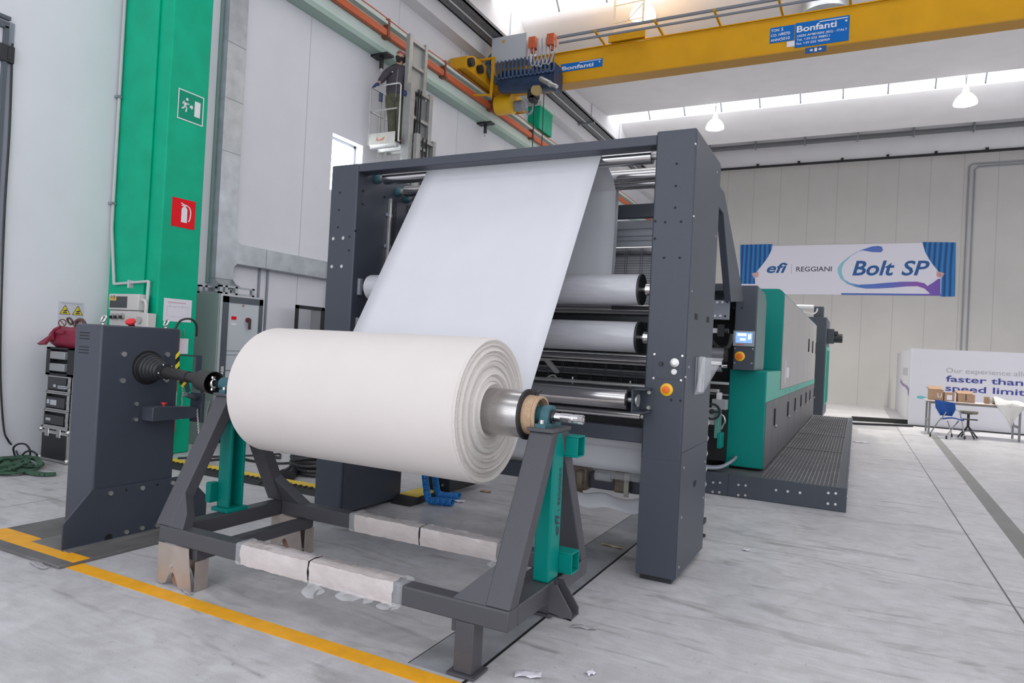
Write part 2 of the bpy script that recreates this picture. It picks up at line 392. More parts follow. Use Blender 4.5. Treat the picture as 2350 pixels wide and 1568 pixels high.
for y in (8.5, 10.55, 12.6, 14.8, 17.2): part(cr, 'bracket', MB().box(-8.56,-8.44,y,y+.06,7.56,7.92).box(-8.58,-8.42,y-.02,y+.08,7.54,7.58), mat('conductor_clip', (.20,.06,.03), .5), smooth=False)
for lab, y in (('black T-shaped bracket hanging under the runway beam left of the worker', 10.6), ('black T-shaped bracket hanging under the runway beam below the crane carriage', 14.8)):
    b = thing('hanging_bracket', lab, 'bracket', (-8.62, y, 7.24), 'brackets under the runway beam')
    part(b, 'plate', B(-8.80, -8.40, y-.10, y+.12, 7.20, 7.24), DARK, smooth=False)
    part(b, 'stub', B(-8.63, -8.57, y-.03, y+.03, 6.97, 7.20), DARK, smooth=False)
    part(b, 'tip', MB().cyl((-8.6,y,6.90),(-8.6,y,6.97),.025,10), GALV)

# cable tray under the edge beam and pipe along the back wall
ct = thing('cable_tray', 'dark perforated cable tray with pale cables under the left roof edge', 'tray', (-8.2, 12, 9.08))
part(ct, 'tray', MB().box(-8.45,-7.93,-8,30.5,9.08,9.11).box(-8.45,-8.42,-8,30.5,9.08,9.18).box(-7.96,-7.93,-8,30.5,9.08,9.18), mat('tray_grey', (.17,.175,.185), .5, noise=.3, nscale=14), smooth=False)
part(ct, 'cable_run', MB().tube([(-8.20,y,9.068) for y in (-8, 30)], .016, 6), WHITE)
for y in (9.0, 11.9, 14.8, 17.7, 20.6, 23.5):
    part(ct, 'support_arm', MB().bar((-8.47,y,9.03),(-7.9,y,9.03),.06,.05), GREYB, smooth=False)
    part(ct, 'hanger_rod', MB().cyl((-8.02,y,9.1),(-8.02,y,9.96),.015,6), GALV)
wp = thing('pipe', 'long dark pipe on brackets high across the white top of the back wall', 'pipe', (0, 30.7, 10.9))
part(wp, 'tube', MB().cyl((-8.0,30.72,10.88),(13.9,30.72,10.88),.10,12), mat('pipe_grey', (.16,.165,.175), .45))
for k in range(11): part(wp, 'bracket', MB().box(-6.3+1.98*k-.02,-6.3+1.98*k+.02,30.62,30.915,10.76,11.2), GREYB, smooth=False)
cw = thing('conduit', 'pair of thin grey conduits bent down the beige back wall right of the banner', 'conduit', (3.6, 30.97, 0))
a = PY(2225,380,30.97); a2 = PY(2238,386,30.97)
part(cw, 'outer_conduit', MB().tube([(13.8,30.97,a.z+.06),(a.x+.1,30.97,a.z+.05),(a.x,30.97,a.z-.05),(a.x,30.97,.05)], .028, 6), GREYB)
part(cw, 'inner_conduit', MB().tube([(13.8,30.97,a2.z+.06),(a2.x+.1,30.97,a2.z+.05),(a2.x,30.97,a2.z-.05),(a2.x,30.97,.05)], .028, 6), GREYB)

# pendant lamps
def lamp(x, y, label, zl=9.2):
    L = thing('pendant_lamp', label, 'lamp', (x, y, zl), 'bell lamps under the skylights')
    part(L, 'shade', MB().lathe([(.30,0),(.30,.05),(.26,.16),(.17,.27),(.09,.33),(.09,.42)], (x,y,zl), Z_, 24, cap=False), LAMPG)
    part(L, 'bulb', MB().lathe([(.0,.0),(.275,.02),(.24,.12),(.0,.2)], (x,y,zl), Z_, 24, cap=False), GLOW)
    ld_ = bpy.data.lights.new('lamp_light', 'SPOT'); ld_.energy = 200 if y < 20 else 2100; ld_.spot_size = math.radians(125); ld_.spot_blend = .8; ld_.shadow_soft_size = .28; ld_.color = (1, .96, .90)
    lo = bpy.data.objects.new('lamp_light', ld_); COL.objects.link(lo); lo.parent = L; lo.location = (0, 0, -.03)
    part(L, 'ballast', MB().cyl((x,y,zl+.4),(x,y,zl+.55),.07,12), WHITE)
    part(L, 'chain', MB().tube([(x,y,zl+.55),(x-.05,y,10.56 if y > 20 else 10.24)], .012, 5).tube([(x,y,zl+.55),(x+.05,y,10.56 if y > 20 else 10.24)], .012, 5), GREYB)
lamp(-4.74, 15.1, 'bright bell lamp above the yellow girder, left of the ventilation drum', 9.38)
lamp(-4.52, 22.85, 'bell lamp in front of the far skylight, above the right machine post')
lamp(2.43, 22.85, 'bell lamp in front of the far skylight, near the right edge')
vd = thing('ventilation_drum', 'round galvanised ventilation drum above the large blue crane plate', 'duct', (-.95, 16.2, 9.3))
part(vd, 'drum', MB().cyl((-.95,16.2,9.30),(-.95,16.2,9.58),.5,32), GALV)
part(vd, 'rim', MB().ring((-.95,16.2,9.27),(-.95,16.2,9.31),.52,.42,32), GALV)

# =================================================================== BRIDGE CRANE
GY = 14.75
bc = thing('bridge_crane', 'yellow overhead bridge crane spanning the hall under the roof', 'crane', (-8.4, GY, 7.9))
part(bc, 'girder', B(-7.6, 13.9, GY, GY+.34, 7.955, 8.68), YELLOW, bevel=.006)
part(bc, 'bottom_flange', B(-7.6, 13.9, GY-.02, GY+.38, 7.93, 7.955), mat('crane_yellow_shaded', (.50,.25,.008), .45), smooth=False)  # darker crane yellow, shade of the underside put into the colour
part(bc, 'top_flange', B(-7.6, 13.9, GY-.03, GY+.37, 8.68, 8.70), YELLOW, smooth=False)
part(bc, 'end_carriage', MB().prism([(13.15,7.95),(13.2,8.24),(13.5,8.36),(15.6,8.36),(16.3,8.12),(16.35,7.95)], 'x', -8.72, -8.25), YELLOW, bevel=.02)
part(bc, 'end_bracket', B(-8.3, -7.5, GY-.05, GY+.55, 8.0, 8.6), YELLOW, bevel=.02)
for y in (13.5, 16.0): part(bc, 'wheel', MB().cyl((-8.74,y,8.065),(-8.55,y,8.065),.13,18), DARK)
mc = PX(1166,240,-8.0)
part(bc, 'motor_cover', MB().cyl((-8.3,mc.y,mc.z),(-7.85,mc.y,mc.z),.24,20), mat('motor_yellow', (.80,.46,.01), .4))
part(bc, 'drive_motor', MB().cyl((-7.85,mc.y+.1,mc.z-.03),(-7.62,mc.y+.1,mc.z-.03),.13,16), GREYB)
for p in ((-8.25,13.3),(-8.25,13.72)): part(bc, 'buffer', MB().cyl((p[0]-.02,p[1],8.12),(p[0]+.10,p[1],8.12),.10,14), DARK)
part(bc, 'collector_arm', MB().bar((-7.95,13.9,8.4),(-7.98,13.9,7.5),.05,.05).bar((-8.6,13.9,8.42),(-7.9,13.9,8.42),.05,.05).bar((-7.98,13.9,7.55),(-8.45,13.9,7.6),.04,.04), YELLOW, smooth=False)
RY, RZ = 14.15, 8.78
part(bc, 'festoon_track', MB().box(-6.45,13.9,RY-.025,RY+.025,RZ-.03,RZ+.02).box(-6.45,13.9,RY+.10,RY+.14,RZ-.10,RZ-.06), GREYB, smooth=False)
for px, py in ((1367,68),(1504,45),(1640,24),(1788,0),(1949,-20)):
    q = PY(px, py, RY); part(bc, 'track_arm', MB().bar((q.x,RY-.04,RZ-.02),(q.x+.02,GY+.1,8.72),.045,.05), YELLOW, smooth=False)
for k in range(4): part(bc, 'track_arm', MB().bar((2.1+2.4*k,RY-.04,RZ-.02),(2.12+2.4*k,GY+.1,8.72),.045,.05), YELLOW, smooth=False)
part(bc, 'service_step', MB().box(-5.35,-4.55,GY-.1,GY+.5,8.72,8.78).box(-5.38,-4.52,GY-.13,GY-.08,8.70,8.86), YELLOW, smooth=False)
rl = MB()
for x in (-5.3, -4.62):
    for y in (GY-.05, GY+.03): rl.tube([(x,y,8.78),(x,y,9.75)], .014, 5)
for z in (9.15, 9.55):
    rl.tube([(-5.3,GY-.05,z),(-5.3,GY+.03,z)], .012, 5); rl.tube([(-5.3,GY-.05,z),(-4.62,GY-.05,z+.02)], .012, 5)
rl.tube([(-5.3,GY-.05,8.85),(-4.62,GY-.05,9.5)], .012, 5)
part(bc, 'service_railing', rl, mat('railing_cream', (.55,.47,.33), .5))
# plates on the girder
def plate_px(parent, name, pts, Y, m, t=.006):
    q = [PY(px, py, Y) for px, py in pts]
    x0, x1 = (q[0].x+q[3].x)/2, (q[1].x+q[2].x)/2; z1, z0 = (q[0].z+q[1].z)/2, (q[2].z+q[3].z)/2
    o = part(parent, name, B(x0, x1, Y, Y+t, z0, z1), m, smooth=False); return o, x0, x1, z0, z1
yf = GY-.008
s1, x0, x1, z0, z1 = plate_px(bc, 'maker_plate', [(1286.5,146.5),(1382.5,134.8),(1382.5,153),(1287.5,165)], yf, BLUE)
w, h = x1-x0, z1-z0; A3 = lambda u, v: (x0+w*u, yf, z0+h*v)
text(s1, 'lettering', 'Bonfanti', A3(.03,.20), X_, Z_, h*.47, WHITE, width=w*.76, bold=.02)
part(s1, 'logo_bar', MB().box(x0+w*.45,x0+w*.97,yf-.004,yf,z0+h*.84,z0+h*.91).cyl((x0+w*.93,yf-.004,z0+h*.62),(x0+w*.93,yf,z0+h*.62),h*.09,14), WHITE, smooth=False)
s2, x0, x1, z0, z1 = plate_px(bc, 'maker_plate', [(1824,52.4),(1948.5,36),(1949.4,95),(1825,107.7)], yf, BLUE)
w, h = x1-x0, z1-z0
text(s2, 'lettering', 'Bonfanti', A3(.03,.62), X_, Z_, h*.25, WHITE, width=w*.74, bold=.02)
part(s2, 'logo_bar', MB().box(x0+w*.45,x0+w*.97,yf-.004,yf,z0+h*.90,z0+h*.935).cyl((x0+w*.94,yf-.004,z0+h*.80),(x0+w*.94,yf,z0+h*.80),h*.04,14), WHITE, smooth=False)
for k, (s, ww) in enumerate((('24030 AMBIVERE (BG) - ITALY', .93), ('Tel. +39 035 908911', .62), ('Fax +39 035 908909', .62))):
    text(s2, 'lettering', s, A3(.035,.42-.155*k), X_, Z_, h*.09, WHITE, width=w*ww, bold=.008)
s3, x0, x1, z0, z1 = plate_px(bc, 'rating_plate', [(1766.9,64),(1823,57),(1823,92.6),(1767,99)], yf, BLUE)
w, h = x1-x0, z1-z0
for k, (a, b) in enumerate((('TON', '5'), ('CO. N.', '9070'), ('ANNO', '2010'))):
    text(s3, 'lettering', a, A3(.04,.72-.31*k), X_, Z_, h*.16, WHITE, bold=.015)
    text(s3, 'lettering', b, A3(.46,.72-.31*k), X_, Z_, h*.19, WHITE, bold=.015)
s4 = plate_px(bc, 'sticker', [(1805,95.5),(1824,93.5),(1824,106),(1806,108)], yf, PAPER)[0]
s5, x0, x1, z0, z1 = plate_px(bc, 'direction_plate', [(1847,110),(1896,104.5),(1897,117),(1848.5,124)], GY-.068, NAVY)
w, h = x1-x0, z1-z0; yq = GY-.071
part(s5, 'arrows', MB().plate([(x0+w*.2,yq,z0+h*.5),(x0+w*.32,yq,z0+h*.25),(x0+w*.32,yq,z0+h*.75)], .003).plate([(x0+w*.8,yq,z0+h*.5),(x0+w*.68,yq,z0+h*.75),(x0+w*.68,yq,z0+h*.25)], .003)
     .box(x0+w*.32,x0+w*.38,yq,yq+.003,z0+h*.42,z0+h*.58).box(x0+w*.62,x0+w*.68,yq,yq+.003,z0+h*.42,z0+h*.58).box(x0+w*.44,x0+w*.56,yq,yq+.003,z0+h*.2,z0+h*.8), WHITE, smooth=False)

hs = thing('crane_hoist', 'blue hoist trolley with grey control box and looped cables under the yellow girder', 'hoist', (-7.3, 14.2, 7.8))
part(hs, 'control_box', B(-8.15, -7.22, 14.12, 14.52, 8.40, 9.02), mat('control_box_grey', (.50,.53,.57), .4), bevel=.01)
part(hs, 'nameplate', B(-7.86, -7.80, 14.112, 14.12, 8.86, 8.92), YELLOW, smooth=False)
part(hs, 'drum_body', MB().cyl((-7.95,14.39,8.02),(-6.55,14.39,7.92),.27,24).box(-7.1,-6.5,14.2,14.66,7.75,8.25), SBLUE, bevel=.01)
part(hs, 'frame', MB().box(-7.6,-6.6,14.15,14.22,7.80,7.87).box(-7.5,-6.6,14.60,14.66,7.80,7.87).box(-6.62,-6.48,14.15,14.66,7.68,8.1), SBLUE, smooth=False)
for k in range(14):
    x = -7.95+.105*k; part(hs, 'cable_loop', MB().tube([(x,14.1,8.42),(x-.02,14.09,8.2),(x+.02,14.08,8.02),(x+.08,14.08,7.98),(x+.12,14.09,8.06),(x+.1,14.09,8.25),(x+.10,14.1,8.42)], .019, 6, 4), mat('loop_cable', (.055,.10,.20), .5))
for k in range(5):
    x = -7.1+.10*k; part(hs, 'grey_cable', MB().tube([(x,14.1,8.80),(x+.01,14.07,8.45),(x+.08,14.06,8.18-.03*(k%3)),(x+.18,14.07,8.25),(x+.22,14.1,8.55),(x+.18,14.12,8.78)], .014, 6, 4), mat('grey_cable', (.45,.45,.50), .5))
for x in (-7.05, -6.58): part(hs, 'festoon_trolley', MB().box(x-.09,x+.09,14.05,14.25,8.60,8.86).box(x-.04,x+.04,14.1,14.2,8.5,8.6), ORANGE, bevel=.01)
part(hs, 'side_cable_bundle', MB().tube([(-8.12,14.3,8.75),(-8.26,14.2,8.5),(-8.2,14.15,8.2),(-7.98,14.2,7.95)], .07, 8, 5), mat('bundle_blue_grey', (.07,.10,.14), .6, noise=.4, nscale=20))
part(hs, 'hook_block', MB().box(-7.22,-6.98,14.3,14.5,7.52,7.82).cyl((-7.1,14.3,7.5),(-7.1,14.5,7.5),.09,16), DARK, bevel=.01)
part(hs, 'hook', MB().tube([(-7.1,14.4,7.45),(-7.1,14.4,7.28),(-7.18,14.4,7.18),(-7.26,14.4,7.22),(-7.26,14.4,7.32)], .03, 8, 4), GREYB)
part(hs, 'travel_motor', MB().cyl((-6.78,14.1,7.85),(-6.45,13.9,7.62),.06,14).cyl((-6.45,13.9,7.62),(-6.22,13.78,7.48),.04,12), ALU)
part(hs, 'pulley', MB().cyl((-6.95,14.2,7.66),(-6.95,14.28,7.66),.13,20), mat('pulley_sand', (.45,.33,.14), .5))
part(hs, 'pendant_cable', MB().tube([(-7.02,14.3,7.4),(-7.0,14.3,5.5)], .012, 5).tube([(-6.78,14.3,7.6),(-6.76,14.3,5.5)], .010, 5), DARK)

# =================================================================== FABRIC ROLL ON ITS CRADLE
RC = Vector((0, 3.38, 1.24)); RR = .412; XA, XB = -3.49, -1.83
def cx(x): return Vector((x, RC.y, RC.z))
rt = thing('fabric_roll', 'large roll of white fabric on the grey cradle, its sheet rising to the machine', 'fabric roll', (-2.66, 3.38, 1.24))
part(rt, 'winding', MB().lathe([(RR-.012,0),(RR,.012),(RR,XB-XA-.012),(RR-.012,XB-XA)], cx(XA), X_, 96, cap=False), mat('wound_fabric_warm_lit', (.71, .66, .63), .85, noise=.015, nscale=4, bump=.08, bscale=500))  # same fabric as the sheet, warmer light on the roll put into its colour
# right end: turns wound a little in and out
prf = []; n = 46
for i in range(n+1):
    r = RR-.006-(RR-.006-.128)*i/n
    t = .004*math.sin(i*2.3)+.007*math.sin(i*.61+1)+.006*math.sin(i*1.37)+(-.010 if i < 2 else 0)
    prf.append((r, t))
part(rt, 'end_layers', MB().lathe(prf, cx(XB), X_, 96, cap=False), FABEDGE)
part(rt, 'end_layers', MB().lathe([(RR-.008,0),(.3,.01),(.13,.0)], cx(XA), -X_, 64, cap=False), FABEDGE)
part(rt, 'steel_core', MB().ring(cx(XA-.2), cx(-1.605), .131, .105, 64), STEEL)
part(rt, 'end_ring', MB().ring(cx(-1.606), cx(-1.592), .139, .095, 64), RUBBER)
part(rt, 'board_sleeve', MB().ring(cx(-1.60), cx(-1.535), .108, .088, 48), CARDTUBE)
part(rt, 'board_sleeve', MB().ring(cx(-1.534), cx(-1.515), .105, .094, 48), CARDTUBE)
part(rt, 'dark_inside', MB().cyl(cx(-1.60), cx(-1.57), .093, 40), BLACK)
part(rt, 'shaft', MB().cyl(cx(-4.0), cx(-1.52), .046, 28).cyl(cx(-1.535), cx(-1.47), .052, 28).ring(cx(-1.57),cx(-1.545),.062,.04,28), TEAL)
sp = MB().cyl(cx(-1.47), cx(-1.30), .024, 24)
for k in range(8):
    a = 2*math.pi*k/8; c = Vector((0, math.cos(a)*.019, math.sin(a)*.019))
    sp.cyl(cx(-1.40)+c, cx(-1.335)+c, .007, 6).cyl(cx(-1.325)+c, cx(-1.275)+c, .007, 6)
part(rt, 'splined_end', sp.cyl(cx(-1.40),cx(-1.275),.0185,24), CHROME)
part(rt, 'clamp_screw', MB().cyl((-1.55,3.38,1.335),(-1.55,3.38,1.365),.012,12).bar((-1.555,3.335,1.375),(-1.55,3.38,1.362),.012,.012).bar((-1.55,3.38,1.362),(-1.545,3.425,1.375),.012,.012), DARK)
# fabric sheet up to the guide roller, over it and down behind
R1 = Vector((0, 5.06, 3.118)); r1 = .062
def tangent(c1, ra, c2, rb):      # outer tangent in the (y,z) plane, both circles on the same side
    d = (c2-c1); L = math.hypot(d.y, d.z); th = math.atan2(d.z, d.y); al = math.acos((ra-rb)/L)
    return th-al, th+al
t_lo, t_hi = tangent(RC, RR, R1, r1)
prof2 = []
aa = t_lo       # leaves the back of the roll and reaches the camera side of the roller
def on(c, r, a): return (c.y+r*math.cos(a), c.z+r*math.sin(a))
# back of the roll (right-lower side) crossing to the front of the roller: inner tangent
d = R1-RC; L = math.hypot(d.y, d.z); th = math.atan2(d.z, d.y); be = math.acos((RR+r1+.002)/L)
a0 = th-be                     # contact on the roll
pts2 = [on(RC, RR+.003, a0-.9+.1*k) for k in range(10)]
pR = a0+math.pi                # contact on the roller (opposite side)
pts2 += [on(R1, r1+.003, pR-(pR-(-.1))*k/10) for k in range(11)]
pts2 += [(5.30, 3.03), (5.38, 2.95), (5.40, 2.6), (5.38, 2.25), (5.30, 2.0)]
def sheet(pts, xa, xb, nx=24, wave=.0):
    m = MB(); n = len(pts)
    vs = [(xa+(xb-xa)*i/nx, p[0]+wave*math.sin(9*i/nx+j*.8), p[1]) for j, p in enumerate(pts) for i in range(nx+1)]
    return m.add(vs, [(j*(nx+1)+i, j*(nx+1)+i+1, (j+1)*(nx+1)+i+1, (j+1)*(nx+1)+i) for j in range(n-1) for i in range(nx)])
part(rt, 'rising_sheet', sheet(pts2, -3.475, -1.845, 12), FABRIC, solid=.0016, label='long taut sheet rising from the roll over the top guide roller')
part(rt, 'returning_sheet', sheet([(5.50,3.10),(5.54,3.06),(5.555,2.9),(5.55,2.4),(5.48,2.02)], -3.475, -1.875, 12), FABRIC, solid=.0016)

cr_ = thing('roll_cradle', 'grey steel roll cradle with green centre posts standing on the floor', 'cradle', (-2.65, 3.38, 0))
CX0, CX1, CY0, CY1, CZ0, CZ1 = -3.90, -1.40, 2.865, 3.905, .262, .362
part(cr_, 'front_rail', B(CX0, CX1, CY0, CY0+.10, CZ0, CZ1), CRAD, bevel=.008)
part(cr_, 'rear_rail', B(CX0, CX1, CY1-.10, CY1, CZ0, CZ1), CRAD, bevel=.008)
part(cr_, 'side_rail', B(CX1-.10, CX1, CY0+.1, CY1-.1, CZ0, CZ1), CRAD, bevel=.006)
part(cr_, 'side_rail', B(CX0, CX0+.10, CY0+.1, CY1-.1, CZ0, CZ1), CRAD, bevel=.006)
part(cr_, 'cross_channel', B(-3.63, -3.56, CY0+.02, CY1-.02, .19, .262), CRAD, smooth=False)
part(cr_, 'cross_channel', B(-1.72, -1.66, CY0+.02, CY1-.02, .20, .262), CRAD, smooth=False)
def sloped(x0, x1, ya, yb, za, zb, wa):      # leg of constant depth between base (ya,za) and top (yb,zb)
    return MB().prism([(ya, za), (ya+wa, za), (yb+wa, zb), (yb, zb)], 'x', x0, x1)
for x0, x1, in ((-1.545, -1.40), (-3.955, -3.815)):
    xm0, xm1 = x0+.01, x1-.0
    part(cr_, 'leg', sloped(xm0, xm1, 2.872, 3.275, CZ1, 1.165, .095), CRAD, bevel=.007, label='sloping front leg of the end frame')
    part(cr_, 'leg', sloped(xm0, xm1, 3.80, 3.40, CZ1, 1.165, .095), CRAD, bevel=.007, label='sloping rear leg of the end frame')
    part(cr_, 'head_plate', B(x0, x1+.01, 3.26, 3.51, 1.165, 1.185), CRAD, bevel=.003)
def gusset(pts, y0, y1, th):       # plate lying in the slope of its leg
    k = (y1-y0)/(1.165-.362); return MB().plate([(x, y0+(z-.362)*k, z) for x, z in pts], th)
part(cr_, 'gusset', gusset([(-1.53,.362),(-1.72,.362),(-1.53,.54)], 2.874, 3.277, .07), CRAD, bevel=.003)
part(cr_, 'gusset', gusset([(-3.82,.362),(-3.69,.362),(-3.715,.45),(-3.82,.57)], 2.874, 3.277, -.07), CRAD, bevel=.003)
part(cr_, 'gusset', gusset([(-3.82,.362),(-3.60,.362),(-3.82,.57)], 3.893, 3.493, .07), CRAD, bevel=.003)
part(cr_, 'gusset', gusset([(-1.53,.362),(-1.72,.362),(-1.53,.54)], 3.893, 3.493, -.07), CRAD, bevel=.003)
# green posts
gp = part(cr_, 'centre_post', B(-1.50, -1.405, 3.325, 3.465, .362, 1.165), MGREEN, bevel=.012, label='green box post with dark lettering')
text(gp, 'lettering', 'efi', (-1.404, 3.432, .60), Z_, -Y_, .055, INK, width=.115, bold=.006, shear=.2)
text(gp, 'lettering', 'REGGIANI', (-1.404, 3.432, .765), Z_, -Y_, .030, INK, width=.20, bold=.012)
part(gp, 'divider', B(-1.4045, -1.4035, 3.395, 3.435, .735, .738), INK, smooth=False)
def socket(z0, z1):
    m = MB(); y0, y1 = 3.465, 3.575; t = .008; x0, x1 = -1.45, -1.33
    return m.box(x0,x1,y0,y1,z0,z0+t).box(x0,x1,y0,y1,z1-t,z1).box(x0,x1,y0,y0+t,z0+t,z1-t).box(x0,x1,y1-t,y1,z0+t,z1-t)
def socket2(z0, z1):
    m = MB(); t = .008; y0, y1 = 3.40, 3.49; x0, x1 = -1.405, -1.27
    return m.box(x0,x1,y0,y1,z0,z0+t).box(x0,x1,y0,y1,z1-t,z1).box(x0,x0+t,y0,y1,z0+t,z1-t).box(x1-t,x1,y0,y1,z0+t,z1-t)
part(cr_, 'socket', socket(1.02, 1.135), MGREEN, bevel=.003, label='open square green tube near the top of the post')
part(cr_, 'socket', socket(.385, .50), MGREEN, bevel=.003, label='open square green tube at the foot of the post')
ch = MB().box(-3.94,-3.83,3.33,3.35,.39,1.165).box(-3.94,-3.83,3.44,3.46,.39,1.165).box(-3.94,-3.92,3.35,3.44,.39,1.165)
part(cr_, 'centre_post', ch, MGREEN, bevel=.003, label='green channel post at the left end')
part(cr_, 'post_foot', B(-3.96, -3.80, 3.30, 3.48, .362, .39), MGREEN, bevel=.004)
part(cr_, 'post_lug', B(-3.99, -3.94, 3.27, 3.34, .42, .56), MGREEN, bevel=.008)
part(cr_, 'guide_fork', MB().prism([(3.40,.20),(3.44,.362),(3.40,.362)], 'x', -1.40, -1.388).prism([(-1.40,.362),(-1.36,.362),(-1.27,.235),(-1.27,.195),(-1.40,.215)], 'y', 3.335, 3.345)
     .prism([(-1.40,.362),(-1.36,.362),(-1.27,.235),(-1.27,.195),(-1.40,.215)], 'y', 3.435, 3.445).box(-1.40,-1.27,3.335,3.445,.195,.203), CRAD, smooth=False)
# feet
for y0 in (2.868, 3.78):
    part(cr_, 'foot', B(-1.690, -1.585, y0, y0+.10, .016, .262), CRAD, bevel=.005, label='square tube foot')
    part(cr_, 'foot_plate', B(-1.715, -1.56, y0-.022, y0+.122, .003, .016), CRAD, bevel=.002)
HOUS = mat('wheel_housing_steel', (.46, .40, .36), .42, .55, noise=.14, nscale=7)
def housing(y0, y1, n):
    w = 1.0; xs0, xs1 = -3.885, -3.565
    prof = [(xs0,.262),(xs0,.012),(xs0+.05,.006),(xs0+.085,.02)]+[(xs0+.085+.11*k/8, .02+.075*math.sin(math.pi*k/8)) for k in range(1, 8)]+[(xs0+.20,.012),(xs0+.215,.004),(xs1,.004),(xs1-.03,.19),(xs1-.04,.262)]
    h = part(cr_, 'wheel_housing', MB().prism(prof, 'y', y0, y0+.004), HOUS, smooth=False, label='thin sheet steel wheel housing with an arched cut-out')
    part(cr_, 'wheel_housing', MB().prism(prof, 'y', y1-.004, y1), HOUS, smooth=False)
    part(cr_, 'housing_end', B(xs1, xs1+.004, y0+.02, y1-.01, .004, .185), HOUS, smooth=False)
    part(cr_, 'wheel', MB().cyl((-3.74,y0+.03,.052),(-3.74,y1-.03,.052),.048,22), mat('wheel_worn', (.30,.17,.11), .5))
    bolts(h, [(-3.755, y0, .13)], -Y_, .013, ZINC, .008)
housing(2.858, 2.985, 0); housing(3.79, 3.91, 1)
# foam and film wrapped round the rails
def wrap(x0, x1, y0, lab, tail=0):
    z0, z1 = CZ0-.012, CZ1+.014; ya, yb = y0-.014, y0+.114; nu = 26; pr = []
    for k in range(16):
        a = 2*math.pi*k/16; c, s = math.cos(a), math.sin(a); f = 1/max(abs(c), abs(s))*.66+.37
        pr.append(((ya+yb)/2+(yb-ya)/2*c*f, (z0+z1)/2+(z1-z0)/2*s*f))
    vs = []; rnd = random.Random(int(abs(x0)*100)+int(y0*10))
    for i in range(nu+1):
        x = x0+(x1-x0)*i/nu
        for (y, z) in pr: vs.append((x+rnd.uniform(-.004,.004), y+rnd.uniform(-.0025,.0025), z+rnd.uniform(-.0025,.0025)))
    fs = [(i*16+k, i*16+(k+1)%16, (i+1)*16+(k+1)%16, (i+1)*16+k) for i in range(nu) for k in range(16)]
    return part(cr_, 'foam_wrap', MB().add(vs, fs), FILM, label=lab)
F1, F2 = -3.16, -2.035
wrap(-3.155, -2.635, CY0, 'left half of the foam and film wrap on the front rail')
wrap(-2.625, -2.06, CY0, 'right half of the foam and film wrap on the front rail')
wrap(-3.10, -2.55, CY1-.1, 'left half of the foam and film wrap on the rear rail')
wrap(-2.54, -1.96, CY1-.1, 'right half of the foam and film wrap on the rear rail')
def cuff(x0, x1, y0): part(cr_, 'film_cuff', MB().box(x0,x1,y0-.017,y0+.117,CZ0-.015,CZ1+.017), CLEAR, bevel=.015)
cuff(-3.20,-3.15,CY0); cuff(-2.07,-2.01,CY0); cuff(-3.15,-3.09,CY1-.1); cuff(-1.97,-1.90,CY1-.1)
def tatter(x, y, w, l):
    def fn(u, v): return (x+w*(u-.5)*(1-.3*v)+.02*math.sin(7*v+3*u), y-.02+.018*math.sin(11*u+6*v)*v, CZ0+.012-l*v*(.7+.3*math.sin(5*u+1)))
    part(cr_, 'film_tatter', MB().grid(fn, 8, 8), CLEAR)
tatter(-2.58, CY0+.0, .14, .10); tatter(-2.30, CY0, .25, .06); tatter(-2.08, CY0, .12, .05); tatter(-1.62-.32, CY1-.1, .14, .06)
# pillow block bearings
for x, lab in ((-1.475, 'teal pillow block bearing on the right end frame'), (-3.885, None)):
    pb = part(cr_, 'bearing_block', MB().box(x-.03,x+.03,3.275,3.485,1.185,1.207).prism([(3.30,1.207),(3.33,1.26)]+[(3.38+.062*math.cos(a), 1.24+.062*math.sin(a)) for a in [math.pi*(1-k/10) for k in range(11)]]+[(3.43,1.26),(3.46,1.207)], 'x', x-.024, x+.024), TEAL, bevel=.004, label=lab)
    bolts(pb, [(x, 3.295, 1.207), (x, 3.465, 1.207)], Z_, .014, ZINC, .02)
    part(pb, 'inner_ring', MB().ring((x-.032,3.38,1.24),(x+.034,3.38,1.24),.04,.025,24), DARK)

# =================================================================== MACHINE FRAME WITH GUIDE ROLLERS
uf = thing('roller_frame', 'tall dark grey portal frame with guide rollers behind the fabric roll', 'machine', (-2.73, 5.2, 0))
PXL, PXR, FY0, FY1, FZ = -1.352, -1.068, 4.78, 5.72, 3.212
rp = part(uf, 'right_post', B(PXL, PXR, FY0, FY1, .035, FZ), ANTH, bevel=.012)
part(rp, 'side_cover', B(PXR, PXR+.004, FY0+.012, FY1-.01, .93, FZ-.03), ANTH, smooth=False)
part(rp, 'side_cover', B(PXR, PXR+.004, FY0+.012, FY1-.01, .045, .925), ANTH, smooth=False)
part(rp, 'front_cover', B(PXL+.005, PXR-.005, FY0-.003, FY0, .045, .865), ANTH, smooth=False)
part(rp, 'base_plinth', B(PXL+.03, PXR-.03, FY0+.03, FY1-.03, .001, .035), DARK, smooth=False)
def dots(parent, pts, Y, r=.010, m=BLACK, name='bolt_hole'):
    for px, py in pts:
        q = PY(px, py, Y); part(parent, name, MB().cyl((q.x, Y-.002, q.z), (q.x, Y+.004, q.z), r, 12), m)
dots(rp, [(1553,376),(1551,427),(1549.5,477),(1504,508),(1526.5,510),(1563,509),(1503,548),(1524,592),(1560,592),(1540.5,918.5),(1561.5,920)], FY0, .009)
def sdots(parent, pts, X, r, m, name):
    for px, py in pts:
        q = PX(px, py, X); part(parent, name, MB().cyl((X-.003, q.y, q.z), (X+.006, q.y, q.z), r, 10), m)
sdots(rp, [(1596,331),(1645,396),(1592,497),(1641,543),(1587,669),(1573,866),(1580,843),(1569,1074),(1563,1188),(1557,1302),(1613,1143),(1617,1060)], PXR+.004, .009, ZINC, 'cover_screw')
